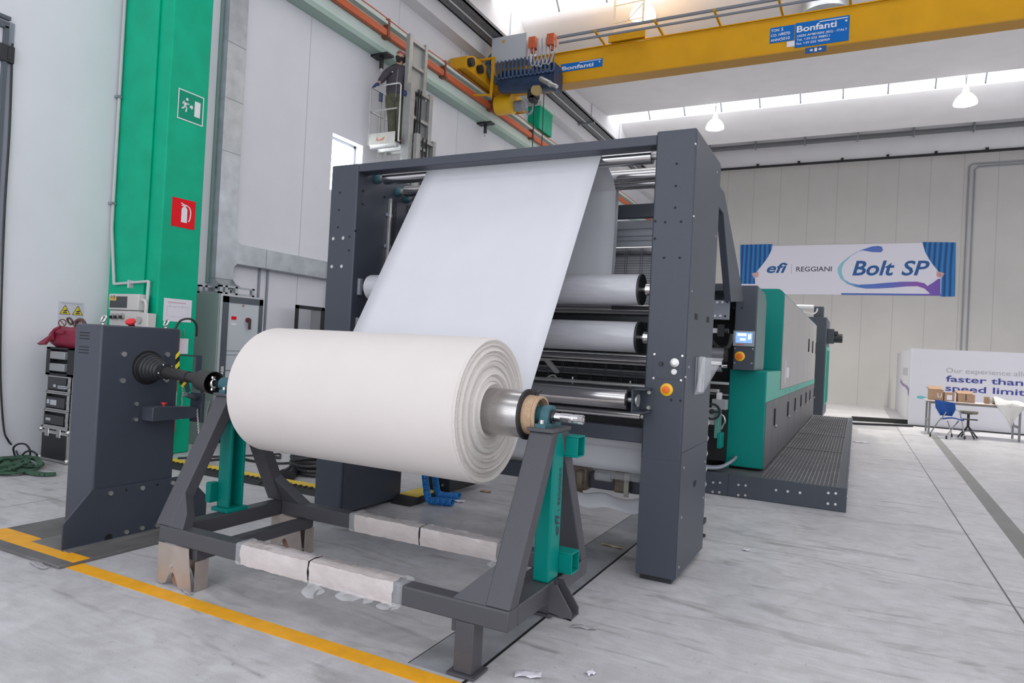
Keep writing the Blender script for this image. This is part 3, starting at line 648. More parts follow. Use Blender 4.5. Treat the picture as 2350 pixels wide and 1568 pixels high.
for px, py, z in ((1597.5,727,0),(1624.5,734,0),(1594,1110,0)):
    q = PX(px, py, PXR+.004); part(rp, 'grip_slot', B(PXR, PXR+.0055, q.y-.05, q.y+.05, q.z-.022, q.z+.022), BLACK, smooth=False)
p = PY(1500,815,FY0); q = PY(1565,872,FY0)
pan = part(uf, 'control_plate', B(p.x, q.x, FY0-.004, FY0, q.z, p.z), ANTH, bevel=.001)
dots(pan, [(1502,813),(1566,817),(1500,868),(1563,873)], FY0-.005, .008, ZINC, 'screw')
g = PY(1518,835,FY0); part(pan, 'selector_knob', MB().cyl((g.x,FY0-.03,g.z),(g.x,FY0-.004,g.z),.014,16), DARK)
for px, py, r in ((1549,833,.032),(1547.5,854,.022)):
    g = PY(px,py,FY0); d = part(pan, 'pressure_gauge', MB().lathe([(r,0),(r,.012),(r*.85,.014)],(g.x,FY0-.004,g.z),-Y_,24), ALU)
    part(d, 'gauge_face', MB().cyl((g.x,FY0-.022 if r > .03 else FY0-.0195,g.z),(g.x,FY0-.017,g.z),r*(.45 if r > .03 else .75),20), ZINC if r > .03 else WHITE)
g = PY(1530,894.5,FY0)
eb = part(uf, 'stop_button', MB().lathe([(.045,0),(.045,.006),(.04,.009)],(g.x,FY0,g.z),-Y_,32), YBASE, label='orange emergency stop button on a yellow disc')
part(eb, 'button_head', MB().lathe([(.017,.008),(.017,.02),(.025,.024),(.024,.034),(.01,.037)],(g.x,FY0,g.z),-Y_,24), ORB)
# clear document pocket with two pens on the side of the post
q0 = PX(1600,823,PXR+.01); q1 = PX(1601,905,PXR+.01)
y0, y1 = q0.y-.02, q0.y+.62; z1, z0 = q0.z+.01, q1.z+.0
pk = thing('document_pocket', 'clear plastic pocket hanging on the side of the right machine post', 'pocket', (PXR+.03, y0, z0))
part(pk, 'back_sheet', B(PXR+.006, PXR+.008, y0, y0+.30, z0, z1), CLEAR, smooth=False)
part(pk, 'front_sheet', MB().grid(lambda u, v: (PXR+.012+.14*v*(.3+.7*u), y0+.30*u, z0+(z1-z0)*v), 6, 6), CLEAR, solid=.002)
for k in (0, 1): part(pk, 'bottle_tube', MB().cyl((PXR+.03,y0+.04+.09*k,z0+.02),(PXR+.03,y0+.05+.09*k,z1+.005),.018,10), mat('milky_tube', (.6,.6,.62), .25, alpha=.7))
# left post: box column
LX0, LX1, LY1 = -4.395, -4.085, 5.66
lp = part(uf, 'left_post', B(LX0, LX1, FY0+.01, LY1, .03, 3.195), ANTH, bevel=.012)
part(lp, 'base_plinth', B(LX0+.03, LX1-.03, FY0+.05, LY1-.03, .001, .03), DARK, smooth=False)
dots(lp, [(780,442.5),(777.5,482),(775.5,522),(802,543),(800.5,575)], FY0+.009, .010)
dots(lp, [(765,548),(787.5,546.5),(761.5,612),(784,611.5)], FY0+.007, .016, ZINC, 'bolt')
sdots(lp, [(833,438),(832,469),(815.5,530),(882.5,452)], LX1+.001, .010, BLACK, 'bolt_hole')
part(lp, 'lower_cover', B(LX1, LX1+.012, FY0+.04, LY1+.02, .03, 1.02), ANTH, smooth=False)
# guide rail, chains and slot on the inner face of the left post
def ix(px, py, X=LX1+.02): return PX(px, py, X)
a, b = ix(897,456), ix(890,600)
part(lp, 'guide_rail', B(LX1, LX1+.03, a.y-.012, a.y+.012, 1.55, a.z), ALU, bevel=.003)
for z in (1.6, 1.9, 2.2, 2.5, 2.8): part(lp, 'rail_clamp', B(LX1, LX1+.02, a.y-.04, a.y+.04, z, z+.03), GREYB, smooth=False)
for dy in (.10, .32):
    m = MB()
    for k in range(64): m.box(LX1+.012, LX1+.028, a.y+dy-(.006 if k % 2 else .010), a.y+dy+(.006 if k % 2 else .010), 1.55+.0225*k, 1.55+.0225*k+.018)
    part(lp, 'drive_chain', m, mat('chain_steel', (.10,.10,.11), .4, .6), smooth=False, kind='stuff')
part(lp, 'slot', B(LX1, LX1+.003, a.y+.19, a.y+.21, 2.3, 2.72), BLACK, smooth=False)
# beams
part(uf, 'top_beam', B(LX1, PXL, FY0+.015, FY0+.16, 3.118, 3.192), ANTH, bevel=.006)
part(uf, 'rear_beam', B(LX1, PXL, 5.66, 5.72, 2.775, 2.895), ANTH, bevel=.006)
part(uf, 'lower_beam', B(LX1, PXL, 4.86, 5.02, .955, 1.065), ANTH, bevel=.008)
part(uf, 'floor_beam', B(LX1, PXL, 5.62, 5.72, .42, .56), ANTH, bevel=.008)
part(uf, 'corner_brace', MB().plate([(-1.36,5.5,2.98),(-1.36,5.7,2.98),(-1.36,5.7,2.78)], .012).plate([(-1.5,5.6,3.0),(-1.36,5.6,3.0),(-1.36,5.6,2.88)], .02), GREYB, smooth=False)
# rollers
def roller(y, z, r, m, x0=LX1, x1=PXL, stub=.05, label=None, rb=.02, capm=None):
    o = part(uf, 'roller', MB().lathe([(r-.004,0),(r,.004),(r,x1-x0-2*stub-.004),(r-.004,x1-x0-2*stub)], (x0+stub,y,z), X_, 40), m, label=label)
    part(o, 'journal', MB().cyl((x0,y,z),(x0+stub+.01,y,z),rb,14).cyl((x1-stub-.01,y,z),(x1,y,z),rb,14), ALU)
    return o
for y, z, r in ((5.06,3.118,.060),(5.385,3.068,.052),(5.53,3.035,.045)):
    o = roller(y, z, r, CHROME, stub=.10, rb=.03, label='polished guide roller under the top beam')
    part(o, 'journal_block', MB().lathe([(.045,0),(.045,.02),(.034,.05)],(LX1,y,z),X_,18), TEAL)
for z, lab in ((2.085,'upper film-wrapped grey roller with black end cap'), (1.728,'lower film-wrapped grey roller with black end cap')):
    o = part(uf, 'wrapped_roller', MB().cyl((-3.985,4.95,z),(-1.462,4.95,z),.116,48), WRAPROLL, label=lab)
    part(o, 'end_cap', MB().ring((-1.466,4.95,z),(-1.448,4.95,z),.117,.03,40).cyl((-1.462,4.95,z),(-1.455,4.95,z),.105,32), DARK)
    part(o, 'end_cap', MB().cyl((-3.995,4.95,z),(-3.983,4.95,z),.112,40), LTGREY)
    part(o, 'axle', MB().cyl((-1.46,4.95,z),(PXL,4.95,z),.025,16).ring((-1.42,4.95,z),(-1.375,4.95,z),.045,.02,18), CHROME)
    bk = part(o, 'axle_bracket', MB().box(LX1,LX1+.03,4.86,4.90,z-.075,z+.075).box(LX1,LX1+.03,5.0,5.04,z-.075,z+.075).cyl((LX1,4.95,z),(-3.985,4.95,z),.035,14), GREYB, bevel=.004)
roller(5.20, 1.952, .042, STEEL, label='bare steel roller between the two wrapped rollers')
part(uf, 'dark_bar', B(LX1, PXL, 5.22, 5.27, 1.855, 1.90), DARK, smooth=False)
part(uf, 'clip', B(-1.75, -1.38, 5.14, 5.17, 1.945, 1.975), DARK, smooth=False)
roller(5.42, 1.555, .045, CHROME, label='polished roller below the lower wrapped roller')
roller(5.80, 1.425, .030, mat('grey_roller', (.17,.175,.185), .35, .5), label='thin grey roller behind the wire mesh')
roller(5.28, 1.350, .015, ALU, label='thin bright rod in front of the wire mesh')
part(uf, 'sensor_bar', B(LX1, PXL, 5.29, 5.34, 1.235, 1.325), mat('bar_dark', (.05,.053,.06), .4), smooth=False)
for x in (-2.55, -2.0): part(uf, 'sensor', MB().box(x-.02,x+.02,5.26,5.30,1.25,1.30).bar((x-.05,5.26,1.30),(x+.05,5.26,1.26),.02,.02), DARK, smooth=False)
for x in (-2.62, -2.12, -1.62): part(uf, 'pin', MB().cyl((x,5.32,1.325),(x,5.32,1.385),.008,8), ALU)
part(uf, 'spray_arm', MB().prism([(-2.62,1.525),(-2.42,1.535),(-2.31,1.42),(-2.31,1.40),(-2.345,1.40),(-2.45,1.50),(-2.6,1.50)], 'y', 5.45, 5.48), ALU, bevel=.003)
part(uf, 'spray_nozzle', MB().tube([(-2.36,5.33,1.33),(-2.34,5.33,1.375),(-2.29,5.33,1.385),(-2.27,5.33,1.36)], .008, 6, 3).box(-2.36,-2.22,5.31,5.34,1.352,1.368), ALU, smooth=False)
# wire mesh across the opening
wm = MB()
for k in range(62): wm.box(LX1, PXL, 5.695, 5.699, 1.18+.0215*k, 1.1835+.0215*k)
part(uf, 'wire_mesh', wm, mat('mesh_wire', (.09,.095,.11), .4, .5), smooth=False, kind='stuff')
wv = MB()
for k in range(20):
    x = -4.03+.137*k; wv.box(x, x+.004, 5.69, 5.694, 1.18, 2.52).box(x+.018, x+.022, 5.69, 5.694, 1.18, 2.52)
part(uf, 'wire_mesh', wv, MATS['mesh_wire'], smooth=False, kind='stuff')
roller(5.78, 2.50, .05, CHROME, label='polished roller behind the top of the wire mesh')
part(uf, 'inner_cover', B(LX1, PXL, 5.90, 5.92, 2.57, 2.80), mat('cover_silver', (.42,.44,.48), .4, .2), smooth=False)
for z in (2.615, 2.655, 2.72): part(uf, 'cover_rib', B(LX1, PXL, 5.89, 5.90, z, z+.008), GREYB, smooth=False)
part(uf, 'bright_backing', MB().box(LX1+.2, PXL-.02, 6.00, 6.002, 1.98, 2.56), FABRIC, smooth=False, label='white sheet added behind the wire mesh for the bright hall beyond')  # added sheet standing in for the bright background seen through the mesh
part(uf, 'dark_backing', B(LX1, PXL-.02, 6.2, 6.28, 1.0, 1.97), BLACK, smooth=False)  # black box standing in for the dark interior behind the lower wires
# chrome spreader roller in front of the frame
SY, SZ = 4.625, 1.280
o = part(uf, 'spreader_roller', MB().lathe([(.064,0),(.069,.004),(.069,2.606),(.064,2.61)],(-4.03,SY,SZ),X_,48), CHROME, label='bright steel roller in front of the posts')
part(o, 'end_disc', MB().cyl((-1.42,SY,SZ),(-1.414,SY,SZ),.060,36), DARK)
part(o, 'axle', MB().cyl((-1.43,SY,SZ),(-1.365,SY,SZ),.017,16).lathe([(.018,0),(.045,.03),(.045,.04)],(-1.385,SY,SZ),X_,18), ALU)
br = part(uf, 'roller_bracket', MB().box(-1.375,-1.365,SY-.075,FY0,SZ-.085,SZ+.085).box(-1.375,-1.285,SY-.08,FY0,SZ+.075,SZ+.085).box(-1.375,-1.285,SY-.08,FY0,SZ-.085,SZ-.075).box(-1.375,-1.285,FY0-.008,FY0,SZ-.075,SZ+.075), ANTH, bevel=.004)
bolts(br, [(-1.31,FY0-.008,SZ+.055),(-1.31,FY0-.008,SZ-.055)], -Y_, .014, ZINC, .012)
part(uf, 'roller_bracket', B(-4.1, -4.04, SY-.07, FY0+.02, SZ-.08, SZ+.08), ANTH, bevel=.004)
roller(4.92, 1.14, .030, STEEL, label='thin steel roller below the bright spreader roller')
# lower white roll with its hanging sheet, crates wrapped for transport
o = roller(5.30, .872, .042, FABRIC, stub=.05, label='thin white roll below the lower beam')
part(uf, 'lower_sheet', sheet([(5.262,.872),(5.265,.80),(5.275,.72),(5.29,.655)], -4.0, -1.42, 20, .012), FABRIC, solid=.002)
part(uf, 'lower_sheet', MB().grid(lambda u, v: (-2.20+.80*u, 5.30+.26*v+.02*math.sin(9*u), .335+.085*math.sin(math.pi*min(1,v*1.1))+.018*math.sin(14*u+3*v)-.06*max(0,u-.85)*5*(v)), 16, 8), FABRIC, solid=.004, label='bunched white fabric lying low between the posts')
part(uf, 'wrapped_strut', MB().box(-2.19,-2.03,5.55,5.70,.40,.62).box(-2.13,-2.06,5.52,5.56,.36,.58), SOLE, bevel=.03)
part(uf, 'wrapped_strut', B(-1.80,-1.66,5.56,5.66,.42,.60), SOLE, bevel=.02)
part(uf, 'tape_strap', B(-1.70,-1.66,5.545,5.56,.40,.60), mat('tape_cream', (.45,.42,.36), .6), smooth=False)
part(uf, 'clear_canister', MB().cyl((-1.78,5.46,.585),(-1.45,5.46,.585),.032,18).cyl((-1.92,5.46,.57),(-1.78,5.46,.57),.045,18), CLEAR)
part(uf, 'floor_base', B(-4.03, -3.72, 6.05, 6.9, .06, .30), DARK, bevel=.01)
bolts(uf, [(-3.80,6.05,.22),(-3.80,6.05,.13)], -Y_, .016, ZINC)
# bent arm at the rear of the right post
arm = [(1640,412),(1662.6,440),(1709,693),(1677.7,693),(1660.6,489.6),(1640,462)]
ap = [PX(px,py,-1.215) for px, py in arm]
part(uf, 'bent_arm', MB().prism([(max(v.y,5.70),v.z) for v in ap], 'x', -1.285, -1.215), ANTH, bevel=.008)
# levelling foot behind the right post
part(uf, 'levelling_foot', MB().cyl((-1.20,6.25,0.002),(-1.20,6.25,.018),.06,18).cyl((-1.20,6.25,.018),(-1.20,6.25,.14),.016,10).box(-1.27,-1.15,6.2,6.3,.12,.165), DARK, bevel=.003)
m = MB()
for k in range(7): m.tube([(-1.12,5.9,.22+.13*k),(-1.105,5.93,.27+.13*k),(-1.12,5.9,.33+.13*k)], .011, 6)
part(uf, 'side_hose', m, ALU)

# =================================================================== DRIVE PEDESTAL AND CARDAN SHAFT
dp = thing('drive_pedestal', 'dark grey drive column with vents and bolted base plate, left of the cradle', 'pedestal', (-5.05, 3.38, 0))
KX0, KX1, KY0, KY1 = -5.215, -4.895, 3.045, 3.69
col_ = part(dp, 'column', B(KX0, KX1, KY0, KY1, .03, 1.615), ANTH, bevel=.012)
for k in range(3):
    for z in (1.545, 1.44): part(col_, 'vent_slot', B(-5.155, -5.035, KY0-.001, KY0+.004, z-.022*k, z-.022*k+.007), BLACK, smooth=False)
part(dp, 'shaft_opening', MB().cyl((KX1-.004,3.425,1.30),(KX1+.0015,3.425,1.30),.132,40), BLACK)
part(dp, 'base_plate', MB().prism([(2.845,.024),(2.845,.206),(3.03,.412),(3.785,.412),(3.92,.309),(4.02,.207),(4.02,.024)], 'x', -4.895, -4.88), ANTH, bevel=.002)
part(dp, 'floor_flange', B(-5.25, -4.86, 2.845, 4.02, .021, .026), mat('steel_mill', (.26,.25,.245), .45, .4, noise=.2, nscale=6), smooth=False)
part(dp, 'floor_flange', B(-4.88, -4.80, 2.845, 4.0, .021, .027), MATS['steel_mill'], smooth=False)
def P_(px, py): return PX(px, py, -4.88)
bolts(dp, [P_(*p) for p in ((253,1132),(326,1120),(395,1108),(289,1221),(325,1212),(360,1206))], X_, .017, ZINC, .014)
bolts(dp, [PX(*p, KX1) for p in ((283,813),(383,814),(280.5,874),(380,872))], X_, .020, ZINC, .016)
for p in ((249,1235),): q = P_(*p); part(dp, 'cable_hole', MB().cyl((-4.884,q.y,q.z),(-4.878,q.y,q.z),.03,18), BLACK)
for p in ((290,1125),(361,1113)): q = P_(*p); part(dp, 'bolt_hole', MB().cyl((-4.884,q.y,q.z),(-4.878,q.y,q.z),.009,12), BLACK)
for p in ((-5.0,3.12),(-4.98,3.62)):
    q = Vector((p[0],p[1],1.615)); n = 20
    part(dp, 'eye_bolt', MB().tube([q+Vector((.022*math.cos(2*math.pi*k/n), .022*math.sin(2*math.pi*k/n)*.5, .042+.026*math.sin(2*math.pi*k/n))) for k in range(n+1)], .008, 8).cyl(q, q+Vector((0,0,.02)), .014, 12), ZINC)
q = Vector((-4.98, 3.33, 1.615))
sb = part(dp, 'top_stop_button', MB().lathe([(.022,0),(.022,.03),(.03,.035)], q, (.3,-.5,.8), 20), mat('button_dark_red', (.22,.01,.02), .4))
part(sb, 'button_head', MB().lathe([(.036,.035),(.036,.05),(.02,.055)], q, (.3,-.5,.8), 24), REDB, label='red mushroom head')
part(dp, 'top_cable', MB().tube([(-4.93,3.66,1.60),(-4.92,3.70,1.68),(-4.9,3.78,1.70),(-4.9,3.84,1.65),(-4.92,3.86,1.56)], .009, 6, 4), DARK)
# side arm with red button and plate at its end
a, b = PX(318,922,KX1), PX(318,968,KX1)
part(dp, 'side_arm', MB().prism([(3.39,.895),(3.39,1.0),(3.42,1.012),(3.80,.985),(3.80,.90)], 'x', KX1, KX1+.135), ANTH, bevel=.006)
part(dp, 'arm_plate', B(KX1+.02, KX1+.16, 3.80, 3.83, .86, 1.10), ANTH, bevel=.003)
bolts(dp, [PX(*p, KX1) for p in ((312.5,927),(311,963))], X_, .015, ZINC, .014)
part(dp, 'arm_button', MB().lathe([(.012,0),(.012,.014),(.022,.016),(.022,.028)], (KX1+.08,3.52,1.004), Z_, 20), REDB, label='small red button on the side arm')
cn = MB(); a = Vector((KX1+.13,3.78,.985))
for k in range(26):
    c = a+Vector((.002*k, .004, -.011*k-.01)); m = 10
    ax = Vector((1,0,0)) if k % 2 else Vector((0,1,0))
    cn.tube([c+ax*(.006*math.cos(2*math.pi*j/m))+Vector((0,0,.009*math.sin(2*math.pi*j/m))) for j in range(m+1)], .0022, 5)
part(dp, 'safety_chain', cn, ZINC, kind='stuff')
# striped guard
gx = -4.62
G = lambda px, py: PX(px, py, gx)
def strip(name, pts, w, m, lab=None):
    mm = MB()
    for i in range(len(pts)-1): mm.bar(G(*pts[i]), G(*pts[i+1]), .006, w, up=(0,1,0.01))
    return part(dp, name, mm, m, smooth=False, label=lab)
q = [G(403,815), G(402,850), G(406,868), G(418,890)]; wv_ = Vector((0,.032,.004))
hz = MB(); hk = MB(); pts_ = spline(q, 6); tt = 0
for i in range(len(pts_)-1):
    dst = hz if (i//2) % 2 == 0 else hk; sk = Vector((0,0,.03))
    dst.add([pts_[i], pts_[i+1], pts_[i+1]+wv_+sk, pts_[i]+wv_+sk, pts_[i]+X_*.004, pts_[i+1]+X_*.004, pts_[i+1]+wv_+sk+X_*.004, pts_[i]+wv_+sk+X_*.004],
            [(0,1,2,3),(4,7,6,5),(0,4,5,1),(1,5,6,2),(2,6,7,3),(3,7,4,0)])
part(dp, 'shaft_guard', hz, HAZY, smooth=False, label='yellow hazard stripes on the shaft guard'); part(dp, 'shaft_guard', hk, BLACK, smooth=False, label='black hazard stripes on the shaft guard')
gb = MB().bar(G(403,815), G(461,818), .004, .012).bar(G(457,817), G(455,862), .006, .05, up=(0,1,0))
gb.bar(G(425,870), G(432,900), .006, .04, up=(0,1,0)).bar(G(425,905), (KX1+.1,3.80,1.05), .03, .03)
part(dp, 'guard_frame', gb, ANTH, smooth=False)

cs = thing('cardan_shaft', 'black drive shaft with ribbed cone between the drive column and the roll', 'shaft', (-4.5, 3.4, 1.26))
s0 = Vector((KX1, 3.425, 1.30)); s1_ = Vector((-4.06, 3.38, 1.235)); ax = (s1_-s0).normalized(); Ls = (s1_-s0).length
cone = [(.118,0),(.118,.012),(.112,.015)]
for k in range(6): cone += [(.110-.010*k, .03+.028*k), (.104-.010*k, .046+.028*k), (.109-.010*k-.004, .052+.028*k)]
cone += [(.062,.215),(.062,.232),(.048,.235)]
part(cs, 'cone_guard', MB().lathe(cone, s0, ax, 40), DARK)
for k in range(5):
    a = 2*math.pi*k/5; o = ax.orthogonal().normalized(); pz = s0+ax*.228+(o*math.cos(a)+ax.cross(o)*math.sin(a))*.058
    part(cs, 'clip', MB().ball(pz, .008, n=8, m=5), ZINC)
part(cs, 'outer_tube', MB().cyl(s0+ax*.23, s0+ax*(Ls*.60), .042, 28), mat('tube_black', (.028,.027,.028), .4))
part(cs, 'inner_tube', MB().cyl(s0+ax*(Ls*.60), s0+ax*(Ls*.76), .037, 28).ring(s0+ax*(Ls*.595),s0+ax*(Ls*.61),.043,.03,28), MATS['tube_black'])
part(cs, 'end_cup', MB().lathe([(.04,0),(.068,.012),(.076,.03),(.082,.17),(.078,.17),(.06,.04)], s0+ax*(Ls*.75), ax, 36, cap=False), mat('cup_black', (.035,.033,.033), .5))
part(cs, 'universal_joint', MB().cyl(s0+ax*(Ls*.86), s1_+X_*.02, .03, 16).ball(s1_-X_*.05,.045,(1,.8,.9)).cyl(s1_-X_*.05-Z_*.05,s1_-X_*.05+Z_*.05,.02,12), CHROME)
part(cs, 'cup_lug', MB().ring(s0+ax*(Ls*.80)-Z_*.085-Y_*.006, s0+ax*(Ls*.80)-Z_*.085+Y_*.006, .010, .005, 12), DARK)
fp = thing('floor_plate', 'flat steel plate on the floor under the drive column, yellow paint across it', 'plate', (-5.1, 3.3, 0))
part(fp, 'plate', MB().prism([(-5.75,2.66),(-4.585,2.66),(-4.585,4.05),(-5.75,4.05)], 'z', .001, .021), mat('plate_steel', (.16,.155,.155), .5, .2, noise=.25, nscale=4), bevel=.003)
part(fp, 'painted_stripe', MB().prism([(-5.75,2.752),(-4.586,2.752),(-4.586,2.868),(-5.0,2.868),(-5.3,2.93),(-5.75,2.93)], 'z', .0212, .0222), TAPE, smooth=False, label='yellow paint stripe')
# =================================================================== LEFT WALL EQUIPMENT
EX = P0X+.006
def sign_rect(y0, y1, z0, z1, m, name, label, cat, X=P0X):
    r = thing(name, label, cat, (X+.003, (y0+y1)/2, z0)); part(r, 'board', B(X, X+.005, y0, y1, z0, z1), m, smooth=False); return r
es = sign_rect(5.68, 6.06, 4.305, 4.69, mat('sign_green', (.0,.29,.17), .4), 'exit_sign', 'green exit sign with white running figure, high on the pillar', 'sign')
m = MB(); t = .014; y0, y1, z0, z1 = 5.68, 6.06, 4.305, 4.69; xa, xb = EX, EX+.001
m.box(xa,xb,y0,y1,z0,z0+t).box(xa,xb,y0,y1,z1-t,z1).box(xa,xb,y0,y0+t,z0+t,z1-t).box(xa,xb,y1-t,y1,z0+t,z1-t)
part(es, 'border', m, WHITE, smooth=False)
part(es, 'door_symbol', B(xa, xb, 5.925, 6.01, 4.40, 4.60), WHITE, smooth=False)
ar = [(5.855,4.49),(5.88,4.49),(5.88,4.47),(5.905,4.505),(5.88,4.54),(5.88,4.52),(5.855,4.52)]
part(es, 'arrow', MB().prism(ar, 'x', xa, xb), WHITE, smooth=False)
fg = MB()
def limb(pts, w):
    for i in range(len(pts)-1): fg.bar((xa+.0005,)+pts[i], (xa+.0005,)+pts[i+1], w, .001, up=(1,0,0))
fg.cyl((xa,5.812,4.585),(xb,5.812,4.585),.018,14)
limb([(5.80,4.555),(5.783,4.50)], .034); limb([(5.80,4.55),(5.765,4.545),(5.75,4.51)], .014); limb([(5.80,4.55),(5.825,4.52),(5.84,4.535)], .014)
limb([(5.785,4.50),(5.812,4.465),(5.80,4.42)], .018); limb([(5.78,4.50),(5.768,4.46),(5.738,4.455)], .018)
part(es, 'running_figure', fg, WHITE, smooth=False)
fs_ = sign_rect(5.685, 6.025, 2.93, 3.30, RED, 'extinguisher_sign', 'red fire extinguisher sign with white symbol on the pillar', 'sign')
m = MB().prism([(5.82,3.0),(5.905,3.0),(5.905,3.17),(5.89,3.195),(5.835,3.195),(5.82,3.17)], 'x', xa, xb)
part(fs_, 'cylinder_symbol', m, WHITE, smooth=False)
m = MB().box(xa,xb,5.845,5.88,3.197,3.215); 
fg = m
limb([(5.81,3.245),(5.86,3.225),(5.90,3.225)], .014); limb([(5.815,3.215),(5.85,3.215)], .01)
fg.tube([(xa,5.89,3.222),(xa,5.935,3.20),(xa,5.955,3.14),(xa,5.945,3.05),(xa,5.925,3.02)], .007, 5, 4)
part(fs_, 'hose_symbol', m, WHITE, smooth=False)
nt = sign_rect(5.648, 6.05, 1.713, 2.005, PAPER, 'notice_sheet', 'white printed sheet stuck low on the green pillar', 'notice')
m = MB().box(xa,xb,5.70,5.96,1.95,1.963)
part(nt, 'printed_title', m, mat('print_pink', (.62,.42,.47), .6), smooth=False)
m = MB().box(xa,xb,5.69,6.0,1.905,1.908).box(xa,xb,5.735,5.738,1.89,1.93).box(xa,xb,5.91,5.913,1.89,1.93).box(xa,xb,5.80,5.802,1.88,1.905).box(xa,xb,5.69,5.692,1.78,1.90).box(xa,xb,5.995,5.997,1.78,1.90).box(xa,xb,5.69,6.0,1.775,1.777)
part(nt, 'printed_lines', m, PALEINK, smooth=False)
tg = sign_rect(5.86, 6.03, 1.30, 1.50, PAPER, 'hanging_tag', 'small white tag hanging on the pillar behind the drive column', 'tag')
part(tg, 'string', MB().tube([(EX,5.95,1.5),(EX+.005,5.96,1.56),(EX,5.95,1.63)], .004, 5, 3), ZINC)
bt = thing('barrier_post', 'red and white banded post at the foot of the pillar', 'post', (-7.76, 5.78, 0))
for k in range(5): part(bt, 'red_band' if k % 2 else 'white_band', MB().cyl((-7.78,5.80,.30+.26*k),(-7.78,5.80,.30+.26*(k+1)),.05,18), mat('band_red',(.60,.03,.03),.5) if k % 2 == 0 else WHITE)
part(bt, 'base', MB().cyl((-7.78,5.80,.0),(-7.78,5.80,.3),.03,14).cyl((-7.78,5.80,.001),(-7.78,5.80,.03),.05,14), DARK)
pc = thing('hanging_chain', 'thin zinc chain hanging down the green pillar above the floor', 'chain', (-7.82, 5.97, .9))
cn = MB()
for k in range(26):
    c = Vector((-7.826, 5.975+.004*math.sin(k), .93-.019*k)); ax_ = Y_ if k % 2 else X_
    cn.tube([c+ax_*(.008*math.cos(2*math.pi*j/8))+Z_*(.013*math.sin(2*math.pi*j/8)) for j in range(9)], .0035, 4)
part(pc, 'links', cn, ZINC, kind='stuff')
# distribution box and pipes on the face of the pillar
MY = PY0-.03
eb_ = thing('socket_box', 'grey electrical box with smoked window and sockets on the pillar side', 'box', (-8.45, MY, 1.5))
def F(px, py): q = PY(px, py, MY-.13); return q
p, q = F(250,674), F(316,713)
part(eb_, 'upper_housing', B(p.x, q.x, MY-.13, MY, q.z, p.z), LTGREY, bevel=.012)
part(eb_, 'lower_housing', B(p.x+.01, q.x-.01, MY-.115, MY, 1.40, q.z-.005), LTGREY, bevel=.012)
p1, p2 = F(253,680), F(291,707)
wn_ = part(eb_, 'window', B(p1.x, p2.x, MY-.134, MY-.13, p2.z, p1.z), ACRYL, smooth=False)
a_, b_ = F(254,680.5), F(267.5,690)
part(eb_, 'label', B(a_.x, b_.x, MY-.136, MY-.134, b_.z, a_.z), mat('label_amber', (.70,.46,.10), .5), smooth=False)
text(eb_, 'lettering', '1-5', (a_.x+.03, MY-.137, b_.z+.02), X_, Z_, .045, INK, bold=.01)
for px in (258, 268, 280): 
    g = F(px,726); part(eb_, 'socket', MB().cyl((g.x,MY-.15,g.z),(g.x,MY-.115,g.z),.038,16), mat('socket_grey', (.42,.41,.40), .5), label='round socket cover')
    part(eb_, 'switch', MB().box(g.x-.008,g.x+.03,MY-.17,MY-.15,g.z-.03,g.z+.008), DARK, smooth=False)
g = F(322,735)
part(eb_, 'side_box', B(g.x-.10, g.x+.12, MY-.12, MY, 1.42, g.z+.09), LTGREY, bevel=.01)
part(eb_, 'side_socket', MB().cyl((g.x-.02,MY-.15,g.z),(g.x-.02,MY-.12,g.z),.045,16), MATS['socket_grey'])
p = F(317,688); q = F(325,722)
part(eb_, 'bent_pipe', MB().tube([(p.x-.02,MY-.08,p.z),(p.x+.06,MY-.08,p.z-.01),(p.x+.09,MY-.08,p.z-.08),(p.x+.08,MY-.08,q.z)], .02, 8, 5), LTGREY)
pp = thing('conduit_pipe', 'pale conduit running down beside the pillar and bending over the socket box', 'pipe', (-8.7, MY, 2.2))
a, b, c, d = PY(262,652,MY-.03), PY(338,646,MY-.03), PY(341,652,MY-.03), PY(333,752,MY-.03)
part(pp, 'drop_pipe', MB().tube([b,Vector((c.x,c.y,b.z)),Vector((c.x,c.y,c.z-.02)),d], .02, 8).tube([a,b], .018, 8), mat('pvc_grey', (.55,.56,.57), .4))
part(pp, 'riser', MB().tube([(Xw+.05,MY-.03,7.2),(Xw+.05,MY-.03,2.9),(a.x,MY-.03,a.z)], .02, 8), MATS['pvc_grey'])
for z in (3.2,4.6,6.0): part(pp, 'pipe_clip', B(Xw, Xw+.08, MY-.07, MY-.01, z, z+.03), GREYB, smooth=False)
part(pp, 'pipe_clip', B((a.x+b.x)/2-.015, (a.x+b.x)/2+.015, MY-.06, MY, a.z-.05, a.z+.05), MATS['pvc_grey'], smooth=False)
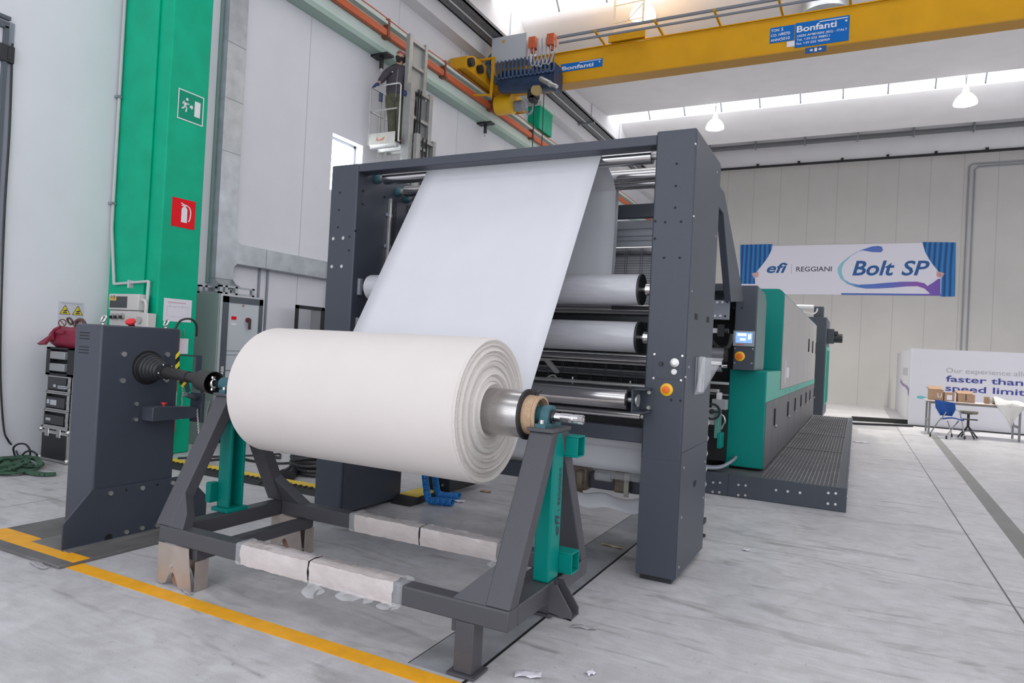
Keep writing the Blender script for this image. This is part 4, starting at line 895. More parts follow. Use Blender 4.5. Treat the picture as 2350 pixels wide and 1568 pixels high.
# warning notice on the wall
wnn = thing('warning_notice', 'clear sheet with two yellow warning triangles on the white wall', 'sign', (Xw, 5.07, 1.5))
part(wnn, 'sheet', B(Xw, Xw+.004, 4.915, 5.228, 1.45, 1.89), mat('sheet_pale', (.64,.64,.69), .35), smooth=False)
part(wnn, 'heading', B(Xw+.004, Xw+.005, 4.95, 5.20, 1.862, 1.872), PALEINK, smooth=False)
for y in (4.998, 5.152):
    tr = part(wnn, 'warning_triangle', MB().prism([(y-.062,1.73),(y+.062,1.73),(y,1.845)], 'x', Xw+.004, Xw+.0055), HAZY, smooth=False)
    part(tr, 'triangle_edge', MB().bar((Xw+.0058,y-.062,1.73),(Xw+.0058,y+.062,1.73),.006,.001,up=(1,0,0)).bar((Xw+.0058,y-.062,1.73),(Xw+.0058,y,1.845),.006,.001,up=(1,0,0)).bar((Xw+.0058,y+.062,1.73),(Xw+.0058,y,1.845),.006,.001,up=(1,0,0)), INK, smooth=False)
    part(tr, 'symbol', MB().box(Xw+.0055,Xw+.0062,y-.022,y+.026,1.742,1.756).prism([(y-.025,1.772),(y+.02,1.79),(y+.03,1.772),(y,1.762)], 'x', Xw+.0055, Xw+.0062), INK, smooth=False)
for y in (4.975, 5.15): part(wnn, 'prohibition_ring', MB().ring((Xw+.004,y,1.62),(Xw+.006,y,1.62),.05,.038,28).bar((Xw+.005,y-.03,1.65),(Xw+.005,y+.03,1.59),.01,.001,up=(1,0,0)), mat('ring_brown', (.22,.08,.05), .5), smooth=False)
# door track at the far left with its cable
dt = thing('door_frame_track', 'dark steel frame with hinge plate at the left edge of the white wall', 'frame', (Xw, 4.2, 0))
part(dt, 'upright', B(Xw, Xw+.05, 4.145, 4.185, 0, 4.95), mat('frame_blue_grey', (.085,.10,.12), .45), smooth=False)
part(dt, 'guide_strip', B(Xw, Xw+.02, 4.20, 4.255, 0, 5.02), GREYB, smooth=False)
part(dt, 'top_bar', MB().box(Xw,Xw+.05,2.5,4.18,4.93,5.0).box(Xw,Xw+.05,2.5,4.2,5.03,5.07), MATS['frame_blue_grey'], smooth=False)
part(dt, 'hinge_plate', MB().box(Xw+.0,Xw+.065,4.10,4.25,4.55,4.74).box(Xw+.05,Xw+.075,4.18,4.21,4.58,4.72), DARK, bevel=.004)
wc_ = thing('wall_cable', 'thin black cable hanging down the wall to the green straps', 'cable', (Xw+.03, 4.25, 0))
cp = [PX(29,100,Xw+.03), PX(22,300,Xw+.03), PX(11,480,Xw+.03), PX(3,700,Xw+.03), PX(1,860,Xw+.03), PX(8,980,Xw+.03)]
c2 = [(PX(18,1010,Xw+.05)), PZ(34,1030,.10), PZ(42,1046,.05), PZ(48,1050,.03)]
part(wc_, 'cable', MB().tube(cp+c2, .011, 6, 6), DARK)
part(wc_, 'loops', MB().tube([PZ(34,1046,.06),PX(31,1028,-8.5),PX(44,1019,-8.45),PX(60,1021,-8.4),PX(69,1035,-8.35),PZ(68,1050,.05)], .011, 6, 6).tube([PZ(50,1046,.08),PX(60,1037,-8.3),PX(74,1036,-8.2),PX(85,1045,-8.15),PZ(84,1056,.05)], .011, 6, 6), DARK)
st = thing('lifting_straps', 'heap of green webbing straps on the floor at the left wall', 'straps', (-8.2, 4.3, 0))
rnd = random.Random(3)
for k in range(17):
    c = Vector((-8.27+rnd.uniform(-.16,.22), 4.10+rnd.uniform(-.12,.10), 0)); R0 = rnd.uniform(.12,.29); a0 = rnd.uniform(0,6.28); sp_ = rnd.uniform(2.5,5.5)
    pts = [c+Vector((R0*1.1*math.cos(a0+sp_*j/9)*(1+.15*math.sin(j*2+k)), R0*.9*math.sin(a0+sp_*j/9), .02+.0055*k*(.6+.4*math.sin(j+k))))for j in range(10)]
    mm = MB(); pp_ = spline(pts, 3)
    for i in range(len(pp_)-1): mm.bar(pp_[i], pp_[i+1]+(pp_[i+1]-pp_[i])*.15, .055, .014)
    part(st, 'strap', mm, ROPE, smooth=False)
pts = [PZ(30,1075,.05), PZ(60,1082,.03), PZ(95,1088,.025), PZ(128,1088,.02)]
mm = MB(); pp_ = spline(pts, 4)
for i in range(len(pp_)-1): mm.bar(pp_[i], pp_[i+1]+(pp_[i+1]-pp_[i])*.1, .075, .025)
part(st, 'strap_end', mm, ROPE, smooth=False)
# flight cases
FX0, FX1, FYc = -8.53, -7.995, 4.66
def case_frame(mb, x0, x1, y0, y1, z0, z1, t=.022):
    for z in (z0, z1-t):
        mb.box(x0,x1,y0-.004,y0+t,z,z+t).box(x1-t,x1+.004,y0,y1,z,z+t)
    for x in (x0, x1-t): mb.box(x,x+t,y0-.004,y0+t,z0,z1)
    return mb
fc = thing('flight_case', 'black flight case with two latches, bottom of the stack behind the drive column', 'case', (-8.26, 5.0, 0), 'flight cases stacked at the wall')
part(fc, 'body', B(FX0, FX1, FYc, FYc+.5, .012, .40), DARK, bevel=.004)
part(fc, 'edge_trim', case_frame(MB(), FX0-.004, FX1+.004, FYc, FYc+.5, .008, .404, .026), ALU, smooth=False)
part(fc, 'lid_band', MB().box(FX0,FX1+.004,FYc-.006,FYc,.325,.36).box(FX1,FX1+.006,FYc,FYc+.5,.325,.36), ALU, smooth=False)
for x in (-8.40, -8.17): part(fc, 'latch', B(x-.04, x+.04, FYc-.016, FYc-.006, .29, .385), ZINC, bevel=.008)
for x, z in ((FX1,.02),(FX1,.37),(FX0,.37),(FX0,.02)): part(fc, 'ball_corner', MB().ball((x,FYc,z+(.012 if z < .1 else -.006)),.03,n=12,m=8), ZINC)
part(fc, 'foot', B(FX0+.03, FX1-.03, FYc+.03, FYc+.45, .001, .012), DARK, smooth=False)
zs = [(.405,.595,'rack case with dark open front, just above the latched flight case'),(.60,.805,'rack case holding a control unit, middle of the stack behind the drive column'),(.81,1.0,'rack case with a narrow device front, below the black amplifier rack')]
for k, (za, zb, lab) in enumerate(zs):
    x0 = FX0+.03+.02*k; x1 = FX1+.005*k
    mat('device_panel', (.45,.47,.5), .4)
    rc = thing('rack_case', lab, 'case', ((x0+x1)/2, 5.0, za), 'flight cases stacked at the wall')
    part(rc, 'shell', MB().box(x0,x1,FYc+.05,FYc+.5,za,zb).box(x0,x1,FYc,FYc+.05,za,za+.02).box(x0,x1,FYc,FYc+.05,zb-.02,zb).box(x0,x0+.02,FYc,FYc+.05,za,zb).box(x1-.075,x1,FYc,FYc+.05,za,zb), DARK, smooth=False)
    part(rc, 'edge_trim', case_frame(MB(), x0-.003, x1+.003, FYc, FYc+.5, za, zb, .016).box(x1-.07,x1+.003,FYc-.004,FYc,za+.02,zb-.02), ALU, smooth=False)
    part(rc, 'device', B(x0+.02, x1-.10, FYc-.012, FYc+.045, za+.03, zb-(.055 if k != 2 else .02)), mat('device_dark', (.045,.048,.052), .45), bevel=.003)
    if k == 1: part(rc, 'display', MB().box(x0+.05,x0+.10,FYc-.016,FYc-.012,za+.07,za+.12).box(x0+.12,x0+.24,FYc-.016,FYc-.012,za+.06,za+.12), mat('device_panel', (.45,.47,.5), .4), smooth=False)
    if k == 2: part(rc, 'display', MB().box(x0+.14,x0+.19,FYc-.016,FYc-.012,za+.06,za+.09).box(x0+.23,x0+.42,FYc-.016,FYc-.012,za+.07,za+.082).box(x0+.23,x0+.42,FYc-.016,FYc-.012,za+.05,za+.062), MATS['device_panel'], smooth=False)
    if k == 0: part(rc, 'display', B(x0+.07, x0+.16, FYc-.016, FYc-.012, za+.07, za+.10), MATS['device_panel'], smooth=False)
    part(rc, 'butterfly_latch', MB().cyl((x1-.035,FYc-.012,(za+zb)/2),(x1-.035,FYc,(za+zb)/2),.03,14), ZINC)
    part(rc, 'side_handle', MB().ball((x0-.02,FYc+.05,(za+zb)/2),.02,n=10,m=6), DARK)
am = thing('amplifier_rack', 'black rack with two grey amplifier fronts on top of the rack cases', 'rack', (-8.2, 5.0, 1.005))
part(am, 'shell', MB().box(-8.48,-7.93,FYc+.06,FYc+.5,1.005,1.33).box(-8.48,-7.93,FYc-.02,FYc+.06,1.005,1.03).box(-8.48,-7.93,FYc-.02,FYc+.06,1.31,1.33).box(-8.48,-8.40,FYc-.02,FYc+.06,1.005,1.33).box(-8.06,-7.93,FYc-.02,FYc+.06,1.005,1.33), DARK, smooth=False)
for z in (1.055, 1.195): part(am, 'amplifier', B(-8.39, -8.10, FYc-.035, FYc+.05, z, z+.09), mat('amp_grey', (.28,.29,.30), .4), bevel=.012)
bg = thing('crimson_bag', 'crimson tool bag with handles lying on the amplifier rack', 'bag', (-8.25, 4.95, 1.33))
part(bg, 'body', MB().lathe([(.02,-.30),(.10,-.27),(.135,-.15),(.125,.0),(.14,.15),(.13,.33),(.05,.38)], (-8.27,4.78,1.445), X_, 18), CRIM)
part(bg, 'flap', MB().plate([(-8.60,4.62,1.345),(-8.38,4.58,1.355),(-8.33,4.66,1.50)], .03), CRIM, smooth=False)
part(bg, 'strap', MB().tube([(-8.36,4.64,1.42),(-8.33,4.62,1.52),(-8.25,4.65,1.57)], .018, 6, 4).box(-8.30,-8.15,4.625,4.645,1.50,1.53), CRIM)
part(bg, 'grip', MB().ring((-8.35,4.80,1.64),(-8.35,4.82,1.65),.05,.038,20).tube([(-8.2,4.8,1.57),(-8.16,4.78,1.65),(-8.06,4.78,1.66),(-8.0,4.8,1.58)], .022, 8, 4), mat('grip_dark', (.10,.05,.045), .5))
# electrical cabinet
ca = thing('electrical_cabinet', 'tall grey electrical cabinet with dark-framed front beside the pillar', 'cabinet', (-8.45, 7.2, 0))
QX, QY0, QY1, QZ = -8.15, 6.75, 7.56, 2.165
part(ca, 'body', B(Xw+.02, QX-.02, QY0, QY1, .06, QZ), CAB, bevel=.006)
part(ca, 'plinth', B(Xw+.04, QX-.03, QY0+.02, QY1-.02, .001, .06), DARK, smooth=False)
part(ca, 'door', B(QX-.018, QX, QY0+.012, QY1-.004, .07, QZ-.006), mat('cabinet_edge', (.55,.57,.585), .4), bevel=.004)
fm = MB()
for y0, y1, z0, z1 in ((QY0+.05,QY0+.15,.09,QZ-.03),(QY1-.10,QY1-.03,.09,QZ-.03),(QY0+.05,QY1-.03,QZ-.12,QZ-.03),(QY0+.05,QY1-.03,.09,.20)):
    fm.box(QX,QX+.012,y0,y1,z0,z1)
part(ca, 'front_frame', fm, mat('cabinet_frame', (.095,.11,.13), .35), smooth=False)
part(ca, 'front_panel', B(QX, QX+.003, QY0+.15, QY1-.10, .20, QZ-.12), CABF, smooth=False)
for z in (1.28, 1.62-.28, 1.05, .9): part(ca, 'panel_seam', B(QX+.003, QX+.005, QY0+.15, QY1-.10, z, z+.008 if z != 1.05 else z+.014), mat('seam_dark', (.12,.14,.16), .5), smooth=False)
part(ca, 'red_label', B(QX+.003, QX+.005, QY0+.21, QY0+.30, 1.80, 1.85), RED, smooth=False)
part(ca, 'white_label', B(QX+.003, QX+.005, QY0+.21, QY0+.30, 1.72, 1.755), WHITE, smooth=False)
mh = part(ca, 'main_switch', MB().cyl((QX+.003,QY0+.50,1.81),(QX+.04,QY0+.50,1.81),.035,18), mat('switch_red', (.20,.02,.03), .4))
part(mh, 'switch_handle', B(QX+.04, QX+.06, QY0+.485, QY0+.53, 1.67, 1.83), mat('switch_dark', (.06,.03,.04), .4), bevel=.006)
text(ca, 'lettering', 'ABB', (QX+.013, QY0+.113, 1.0), Z_, -Y_, .045, WHITE, bold=.04)
text(ca, 'lettering', '-02', (QX+.004, QY0+.38, 2.0), Y_, Z_, .03, mat('ink_red', (.45,.05,.08), .5), bold=.03)
tf = MB()
for x in (-8.68, -8.25): tf.box(x,x+.05,QY0+.03,QY1-.15,QZ,QZ+.025).box(x,x+.05,QY0+.03,QY1-.15,QZ+.10,QZ+.125)
for x in (-8.68,-8.25):
    for y in (QY0+.03, QY0+.12, QY0+.3, QY1-.2): tf.box(x,x+.05,y,y+.045,QZ,QZ+.125)
tf.box(-8.68,-8.20,QY0+.03,QY0+.06,QZ,QZ+.03)
part(ca, 'roof_frame', tf, GALV, smooth=False)
ld = thing('leaning_panel', 'grey sheet panel leaning low against the electrical cabinet side', 'panel', (-8.3, 6.70, 0))
part(ld, 'sheet', MB().plate([(-8.56,6.60,.001),(-8.22,6.60,.001),(-8.22,6.735,.62),(-8.56,6.735,.62)], .012), CAB, smooth=False)
# galvanised cable duct: down the wall, rounded corner, then along the wall
gd = thing('wall_duct', 'galvanised sheet duct running down the wall and turning right above the cabinet', 'duct', (Xw, 7.2, 2.5))
dz0, dz1 = 2.68, 2.99; dy0, dy1 = 7.04, 7.38; rr_ = .14
poly = [(dy0,8.7),(dy1,8.7),(dy1,dz1+rr_)]+[(dy1+rr_-rr_*math.cos(a), dz1+rr_-rr_*math.sin(a)) for a in [math.pi/2*k/6 for k in range(1,6)]]+[(dy1+rr_,dz1),(11.5,dz1),(11.5,dz0),(dy1+.06,dz0),(dy1,dz0-.06),(dy1,2.42),(dy0,2.42)]
part(gd, 'duct_body', MB().prism(poly, 'x', Xw, Xw+.16), GALV, bevel=.006)
for z in (4.35, 5.15, 6.0): part(gd, 'joint', B(Xw+.16, Xw+.163, dy0, dy1, z, z+.012), mat('joint_grey', (.33,.35,.37), .4, .8), smooth=False)
for y in (8.0, 9.4): part(gd, 'joint', B(Xw+.16, Xw+.163, y, y+.012, dz0, dz1), MATS['joint_grey'], smooth=False)
part(gd, 'spout', MB().prism([(Xw+.0,2.42),(Xw+.16,2.42),(Xw+.22,2.36),(Xw+.34,2.31),(Xw+.34,2.29),(Xw+.0,2.29)], 'y', dy0, dy1), GALV, bevel=.006)
part(gd, 'side_flange', B(Xw, Xw+.03, dy0-.04, dy0, 2.35, 8.7), mat('duct_flange', (.30,.40,.38), .5, .3), smooth=False)
for px in (595, 614):
    q = PX(px, 640, Xw+.02); c = thing('wall_conduit', 'thin grey conduit below the duct, %s of two beside the cabinet' % ('left' if px == 595 else 'right'), 'conduit', (Xw, q.y, 1.6), 'conduits below the duct')
    part(c, 'tube', MB().cyl((Xw+.02,q.y,.1),(Xw+.02,q.y,dz0),.018,10), GREYB)
# wall box with an open glazed door, brown board above
wb = thing('wall_cabinet', 'small black network cabinet with open glazed door on the wall behind the left post', 'cabinet', (Xw, 9.3, 1.6))
part(wb, 'body', MB().box(Xw,Xw+.06,9.25,9.95,1.62,2.13).box(Xw,Xw+.34,9.25,9.95,2.09,2.13).box(Xw,Xw+.34,9.25,9.95,1.62,1.66).box(Xw,Xw+.34,9.25,9.29,1.62,2.13).box(Xw,Xw+.34,9.91,9.95,1.62,2.13), DARK, smooth=False)
dr = MB(); y0, y1, z0, z1 = 8.56, 9.23, 1.60, 2.14; xd = Xw+.30
for a in ((y0,y0+.06,z0,z1),(y1-.06,y1,z0,z1),(y0,y1,z1-.06,z1),(y0,y1,z0,z0+.06)): dr.box(xd,xd+.03,*a)
d_ = part(wb, 'door', dr, DARK, smooth=False)
part(d_, 'glass', B(xd+.01, xd+.016, y0+.05, y1-.05, z0+.05, z1-.05), GLASS, smooth=False)
part(wb, 'rail', B(Xw+.31, Xw+.345, 9.27, 9.93, 1.68, 1.79), ALU, smooth=False)
bb = thing('brown_box', 'dark brown box on the wall, half hidden by the left machine post', 'box', (Xw, 9.75, 2.2))
part(bb, 'body', B(Xw, Xw+.12, 9.6, 10.1, 2.2, 2.56), mat('brown_dark', (.06,.045,.04), .5), bevel=.01)
part(bb, 'knob', MB().cyl((Xw+.12,9.68,2.26),(Xw+.14,9.68,2.26),.02,12), GREYB)

# =================================================================== PRINTING MACHINE BEHIND THE FRAME
pm = thing('printing_machine', 'long green and grey printing machine with beige doors, behind the portal frame', 'machine', (-2.6, 13, 0))
MX = -.97; my0 = 8.76
part(pm, 'front_cabinet', B(-1.405, MX, my0, 10.42, .285, 1.478), MGREEN, bevel=.012, label='green lower front cabinet')
part(pm, 'side_panel', B(MX, MX+.004, my0+.02, 10.42, 1.10, 1.47), MGREENL, smooth=False, label='upper side strip in paler green for the light on it')
part(pm, 'side_ledge', B(-1.4, MX+.004, 10.42, 19.35, 1.095, 1.20), MGREENL, smooth=False)
part(pm, 'upper_hood', MB().prism([(-1.42,1.478),(MX,1.478),(MX,2.55)]+[(MX-.10+.10*math.cos(a), 2.55+.10*math.sin(a)) for a in [math.pi/2*k/8 for k in range(1,9)]]+[(-1.42,2.65)], 'y', 10.42, 19.3), MGREEN, bevel=.004, label='green rounded hood')
ends = [10.46, 11.9, 13.3, 14.75, 16.2, 17.6, 19.05]
for k in range(6):
    d = part(pm, 'upper_door', B(MX, MX+.012, ends[k]+.012, ends[k+1]-.012, 1.205, 2.57), PANEL, bevel=.003)
    if k in (3, 4, 5): part(d, 'door_handle', B(MX+.012, MX+.035, ends[k+1]-.16, ends[k+1]-.09, 1.85, 2.13), DARK, bevel=.006)
    if k == 4: pass
part(pm, 'paper_note', B(MX+.0125, MX+.0135, 11.2, 11.6, 1.36, 1.52), PAPER, smooth=False)
part(pm, 'pale_patch', MB().prism([(10.95,1.30),(11.05,1.24),(11.12,1.40),(11.1,1.62),(11.0,1.66)], 'x', MX+.0125, MX+.0132), mat('patch_pale', (.62,.60,.57), .4), smooth=False)  # irregular patch, lighter than the door panel
lends = [8.80, 9.55, 10.42, 11.9, 13.3, 14.75, 16.2, 17.6, 19.3]
part(pm, 'lower_body', B(-1.40, MX-.006, 10.42, 19.3, .27, 1.095), MGREY, smooth=False)
for k in range(8):
    d = part(pm, 'lower_door', B(MX-.004, MX+.008, lends[k]+.01, lends[k+1]-.01, .275, 1.092), MGREY, bevel=.003)
    if k > 0:
        y = lends[k+1]-.16 if k > 1 else lends[k]+.22
        part(d, 'door_handle', B(MX+.008, MX+.028, y-.03, y+.03, .74, .97), DARK, bevel=.006)
        part(d, 'door_lock', MB().cyl((MX+.008,y+.10,.73),(MX+.04,y+.10,.73),.022,12), ALU)
for y in (11.3, 12.0, 13.2, 13.7): part(pm, 'ledge_hole', MB().cyl((MX+.003,y,1.15),(MX+.006,y,1.15),.02,10), DARK)
# dark control column with touch screen
CX_0, CX_1, CYF = -1.325, -1.085, 8.46
cc = part(pm, 'control_column', MB().prism([(CYF,1.478),(9.35,1.478),(9.35,2.36),(9.2,2.47),(CYF,2.49)], 'x', CX_0, CX_1), ANTH, bevel=.006)
part(cc, 'column_cheek', MB().prism([(CYF+.03,1.5),(9.34,1.5),(9.34,2.35),(9.19,2.45),(CYF+.03,2.47)], 'x', CX_1, CX_1+.006), mat('cheek_green_grey', (.12,.19,.185), .4), smooth=False)
p, q = PY(1684,759,CYF), PY(1731,796,CYF)
ts = part(cc, 'touch_screen', B(p.x, q.x, CYF-.02, CYF, q.z, p.z), mat('screen_bezel', (.30,.34,.38), .35), bevel=.004)
w, h = q.x-p.x, p.z-q.z
part(ts, 'display', B(p.x+w*.12, q.x-w*.10, CYF-.022, CYF-.02, q.z+h*.22, p.z-h*.10), SCREEN, smooth=False)
part(ts, 'display_field', MB().box(p.x+w*.20,p.x+w*.62,CYF-.0232,CYF-.022,p.z-h*.34,p.z-h*.16).box(p.x+w*.32,p.x+w*.6,CYF-.0232,CYF-.022,q.z+h*.36,q.z+h*.52).box(p.x+w*.7,p.x+w*.84,CYF-.0232,CYF-.022,q.z+h*.46,p.z-h*.2), SCREENW, smooth=False)
part(ts, 'caption_strip', B(p.x+w*.18, p.x+w*.5, CYF-.0215, CYF-.02, q.z+h*.08, q.z+h*.12), REDB, smooth=False)
g = PY(1698,818,CYF)
e2 = part(cc, 'stop_button', MB().lathe([(.058,0),(.058,.01),(.05,.014)],(g.x,CYF,g.z),-Y_,28), YBASE, label='orange stop button on the control column')
part(e2, 'button_head', MB().lathe([(.025,.012),(.025,.03),(.036,.035),(.034,.05),(.01,.054)],(g.x,CYF,g.z),-Y_,22), ORB)
part(cc, 'button_plate', B(CX_0+.02, CX_1-.015, CYF-.003, CYF, 1.60, 1.86), ANTH, smooth=False)
bolts(cc, [PY(*p, CYF) for p in ((1686.5,800),(1728,801),(1686,833),(1725,834))], -Y_, .010, ZINC, .008)
for p in ((1683.5,707),(1702.5,707)): g = PY(*p, CYF); part(cc, 'bolt_hole', MB().cyl((g.x,CYF-.002,g.z),(g.x,CYF+.004,g.z),.012,10), BLACK)
# dark inside of the machine with rollers and fittings between the cabinets
part(pm, 'inner_body', B(-4.3, -1.42, 9.2, 19.3, .30, 2.35), BLACK, smooth=False)
part(pm, 'left_cabinet', B(-4.75, -4.3, 8.76, 19.3, .10, 2.2), MGREY, bevel=.01)
part(pm, 'cross_cover', B(-4.3, -1.33, 8.25, 9.2, 2.40, 2.49), ANTH, bevel=.006)
part(pm, 'cross_cover', B(-4.3, -1.36, 8.5, 9.2, 2.29, 2.40), ANTH, smooth=False)
fx = part(pm, 'fixing_plate', B(-1.60, -1.355, 8.19, 8.25, 2.06, 2.285), GREYB, bevel=.003)
for px, py in ((1646,694),(1658,694),(1641,725),(1653,725)): g = PY(px,py,8.19); part(fx, 'plate_hole', MB().cyl((g.x,8.185,g.z),(g.x,8.192,g.z),.014,12), WHITE)
for px, py in ((1669,693),(1664,726)): g = PY(px,py,8.19); part(fx, 'plate_hole', MB().cyl((g.x,8.185,g.z),(g.x,8.192,g.z),.012,12), BLACK)
part(pm, 'white_profile', B(-1.8, -1.40, 8.18, 8.24, 1.90, 1.955), mat('profile_light', (.55,.57,.58), .4), smooth=False)
part(pm, 'profile_clamp', MB().box(-1.47,-1.40,8.16,8.2,1.86,2.0).cyl((-1.40,8.2,1.93),(-1.35,8.2,1.93),.03,12), DARK, smooth=False)
part(pm, 'inner_hose', MB().tube([(-1.6,8.4,1.85),(-1.53,8.35,1.77),(-1.45,8.32,1.72),(-1.36,8.32,1.76),(-1.34,8.34,1.9)], .026, 8, 5), DARK)
part(pm, 'roller', MB().cyl((-4.3,8.32,1.645),(-1.40,8.32,1.645),.085,32), mat('roller_grey', (.20,.205,.215), .4, .3), label='dark grey roller beside the control column')
part(pm, 'roller_cap', MB().cyl((-1.40,8.32,1.645),(-1.375,8.32,1.645),.09,24), DARK)
part(pm, 'roller', MB().cyl((-4.3,8.20,1.515),(-1.40,8.20,1.515),.068,32).cyl((-1.4,8.2,1.515),(-1.345,8.2,1.515),.022,14), CHROME, label='polished roller beside the control column')
for z, t, m in ((1.29,.03,mat('bar_pale', (.42,.44,.43), .4)),(1.16,.014,GREYB)): part(pm, 'cross_bar', B(-4.2, -1.37, 8.5, 8.55, z, z+t), m, smooth=False)
part(pm, 'dark_panel', B(-4.2, -1.40, 8.70, 8.74, .34, 1.28), BLACK, smooth=False)
for k, (px, py, w, h, m) in enumerate(((1640,897,.10,.04,ALU),(1650,911,.05,.10,LTGREY),(1652,928,.17,.12,mat('valve_grey',(.34,.36,.37),.4,.3)),(1637,955,.10,.20,mat('valve_pale',(.42,.43,.43),.4,.2)),(1648,972,.05,.34,mat('valve_green',(.10,.28,.24),.4)),(1654,1010,.045,.18,MGREEN))):
    g = PY(px,py,8.42); part(pm, 'valve_block', B(g.x-w/2, g.x+w/2, 8.40-.02*k, 8.50, g.z-h/2, g.z+h/2), m, bevel=.006)
g = PY(1634,945,8.2); part(pm, 'hand_wheel', MB().ring((g.x,8.18,g.z),(g.x,8.22,g.z),.10,.075,24).ring((g.x,8.17,g.z),(g.x,8.22,g.z),.03,.0,14).bar((g.x-.09,8.2,g.z),(g.x+.09,8.2,g.z),.02,.02), DARK)
part(pm, 'air_line', MB().tube([PY(1650,950,8.35),PY(1660,955,8.33),PY(1664,968,8.33),PY(1660,975,8.36),PY(1655,985,8.36)], .010, 6, 4), ALU)
for k in range(3): part(pm, 'floor_cable', MB().tube([(-1.75,8.30+.05*k,.33),(-1.55,8.28+.05*k,.30),(-1.40,8.36+.05*k,.31),(-1.3,8.55+.04*k,.37),(-1.28,8.75,.40)], .020, 8, 5), GREYB)
part(pm, 'plinth', B(-1.38, MX-.05, 8.86, 19.2, .262, .285), DARK, smooth=False)
part(pm, 'corner_leg', B(-1.40, -1.36, 8.72, 8.78, .262, .34), MGREEN, smooth=False)

wk = thing('service_walkway', 'low dark walkway with striped grating along the printing machine', 'platform', (-.5, 14, 0))
WX0, WX1, WY0, WY1, WZ = -1.55, -.04, 8.27, 19.6, .262
part(wk, 'front_skirt', B(WX0, WX1, WY0, WY0+.02, .004, WZ), ANTH, bevel=.003)
part(wk, 'side_skirt', B(WX1-.02, WX1, WY0+.02, WY1, .004, WZ), ANTH, bevel=.003)
part(wk, 'deck', B(WX0, WX1-.02, WY0+.02, WY1, .20, .252), mat('deck_dark', (.10,.10,.105), .5, noise=.3, nscale=4), smooth=False)
part(wk, 'edge_strip', B(WX1-.10, WX1-.02, WY0+.02, WY1, .252, .262), ANTH, smooth=False)
gm = MB()
for k in range(19):
    x = -.93+.0435*k; gm.box(x, x+.0065, WY0+.04, WY1-.02, .252, .259)
gt = part(wk, 'grating', gm, mat('grating_pale', (.27,.27,.285), .5, noise=.5, nscale=2.2), smooth=False)
gm = MB()
for k in range(112): gm.box(-.935, -.135, WY0+.06+.10*k, WY0+.066+.10*k, .252, .257)
part(wk, 'grating', gm, mat('grating_dark', (.11,.11,.118), .5), smooth=False)
for y in (11.6, 14.2, 16.9): part(wk, 'deck_joint', B(-.94, WX1-.10, y, y+.10, .252, .2595), mat('joint_dark', (.055,.055,.06), .5), smooth=False)
bolts(wk, [PY(*p, WY0) for p in ((1781,1125),(1808,1128),(1836,1131),(1901,1131.5),(1918,1132.5),(1900,1156),(1917,1157.5),(1695,1113),(1711.5,1114.5),(1694.5,1136.5),(1710.5,1137),(1637,1107.5),(1652.5,1108),(1635.5,1129),(1651,1130))], -Y_, .014, ZINC, .010)
for k in range(9): part(wk, 'side_bolt', MB().cyl((WX1-.001,8.6+1.2*k,.12),(WX1+.012,8.6+1.2*k,.12),.014,10), ZINC)
part(wk, 'skirt_seam', B(-1.285, -1.28, WY0-.001, WY0, .004, WZ), BLACK, smooth=False)

tw = thing('dryer_tower', 'tall dark grey dryer unit with side motor behind the printing machine', 'machine', (-1.0, 21.5, 0))
part(tw, 'body', B(-2.6, -.80, 20.9, 23.2, .12, 2.92), ANTH, bevel=.02)
part(tw, 'top_box', B(-1.15, -.90, 20.95, 21.4, 2.92, 3.22), ANTH, bevel=.015)
part(tw, 'green_side', B(-.80, -.775, 21.0, 22.95, .45, 2.10), MGREENL, bevel=.004)
for y in (21.3, 21.95, 22.6): part(tw, 'side_bar', B(-.775, -.76, y, y+.05, .5, 2.0), MGREEN, smooth=False)
part(tw, 'motor', MB().cyl((-.80,21.6,2.36),(-.40,21.6,2.36),.13,24).box(-.62,-.52,21.5,21.7,2.45,2.56), DARK, bevel=.01)
part(tw, 'motor_mount', B(-.80, -.62, 21.45, 21.75, 2.2, 2.62), ANTH, bevel=.01)
part(tw, 'feed_roller', MB().cyl((-2.5,20.9,3.19),(-1.16,20.9,3.19),.065,24), WHITE, label='white roller at the top of the dryer')
part(tw, 'roller_hook', MB().tube([(-1.5,20.9,3.08),(-1.2,20.9,3.0),(-1.08,20.9,3.06),(-1.06,20.9,3.16)], .02, 8, 4), WHITE)
for x in (-1.05, -2.4): part(tw, 'foot', B(x-.08, x+.12, 21.0, 23.0, .001, .12), DARK, smooth=False)

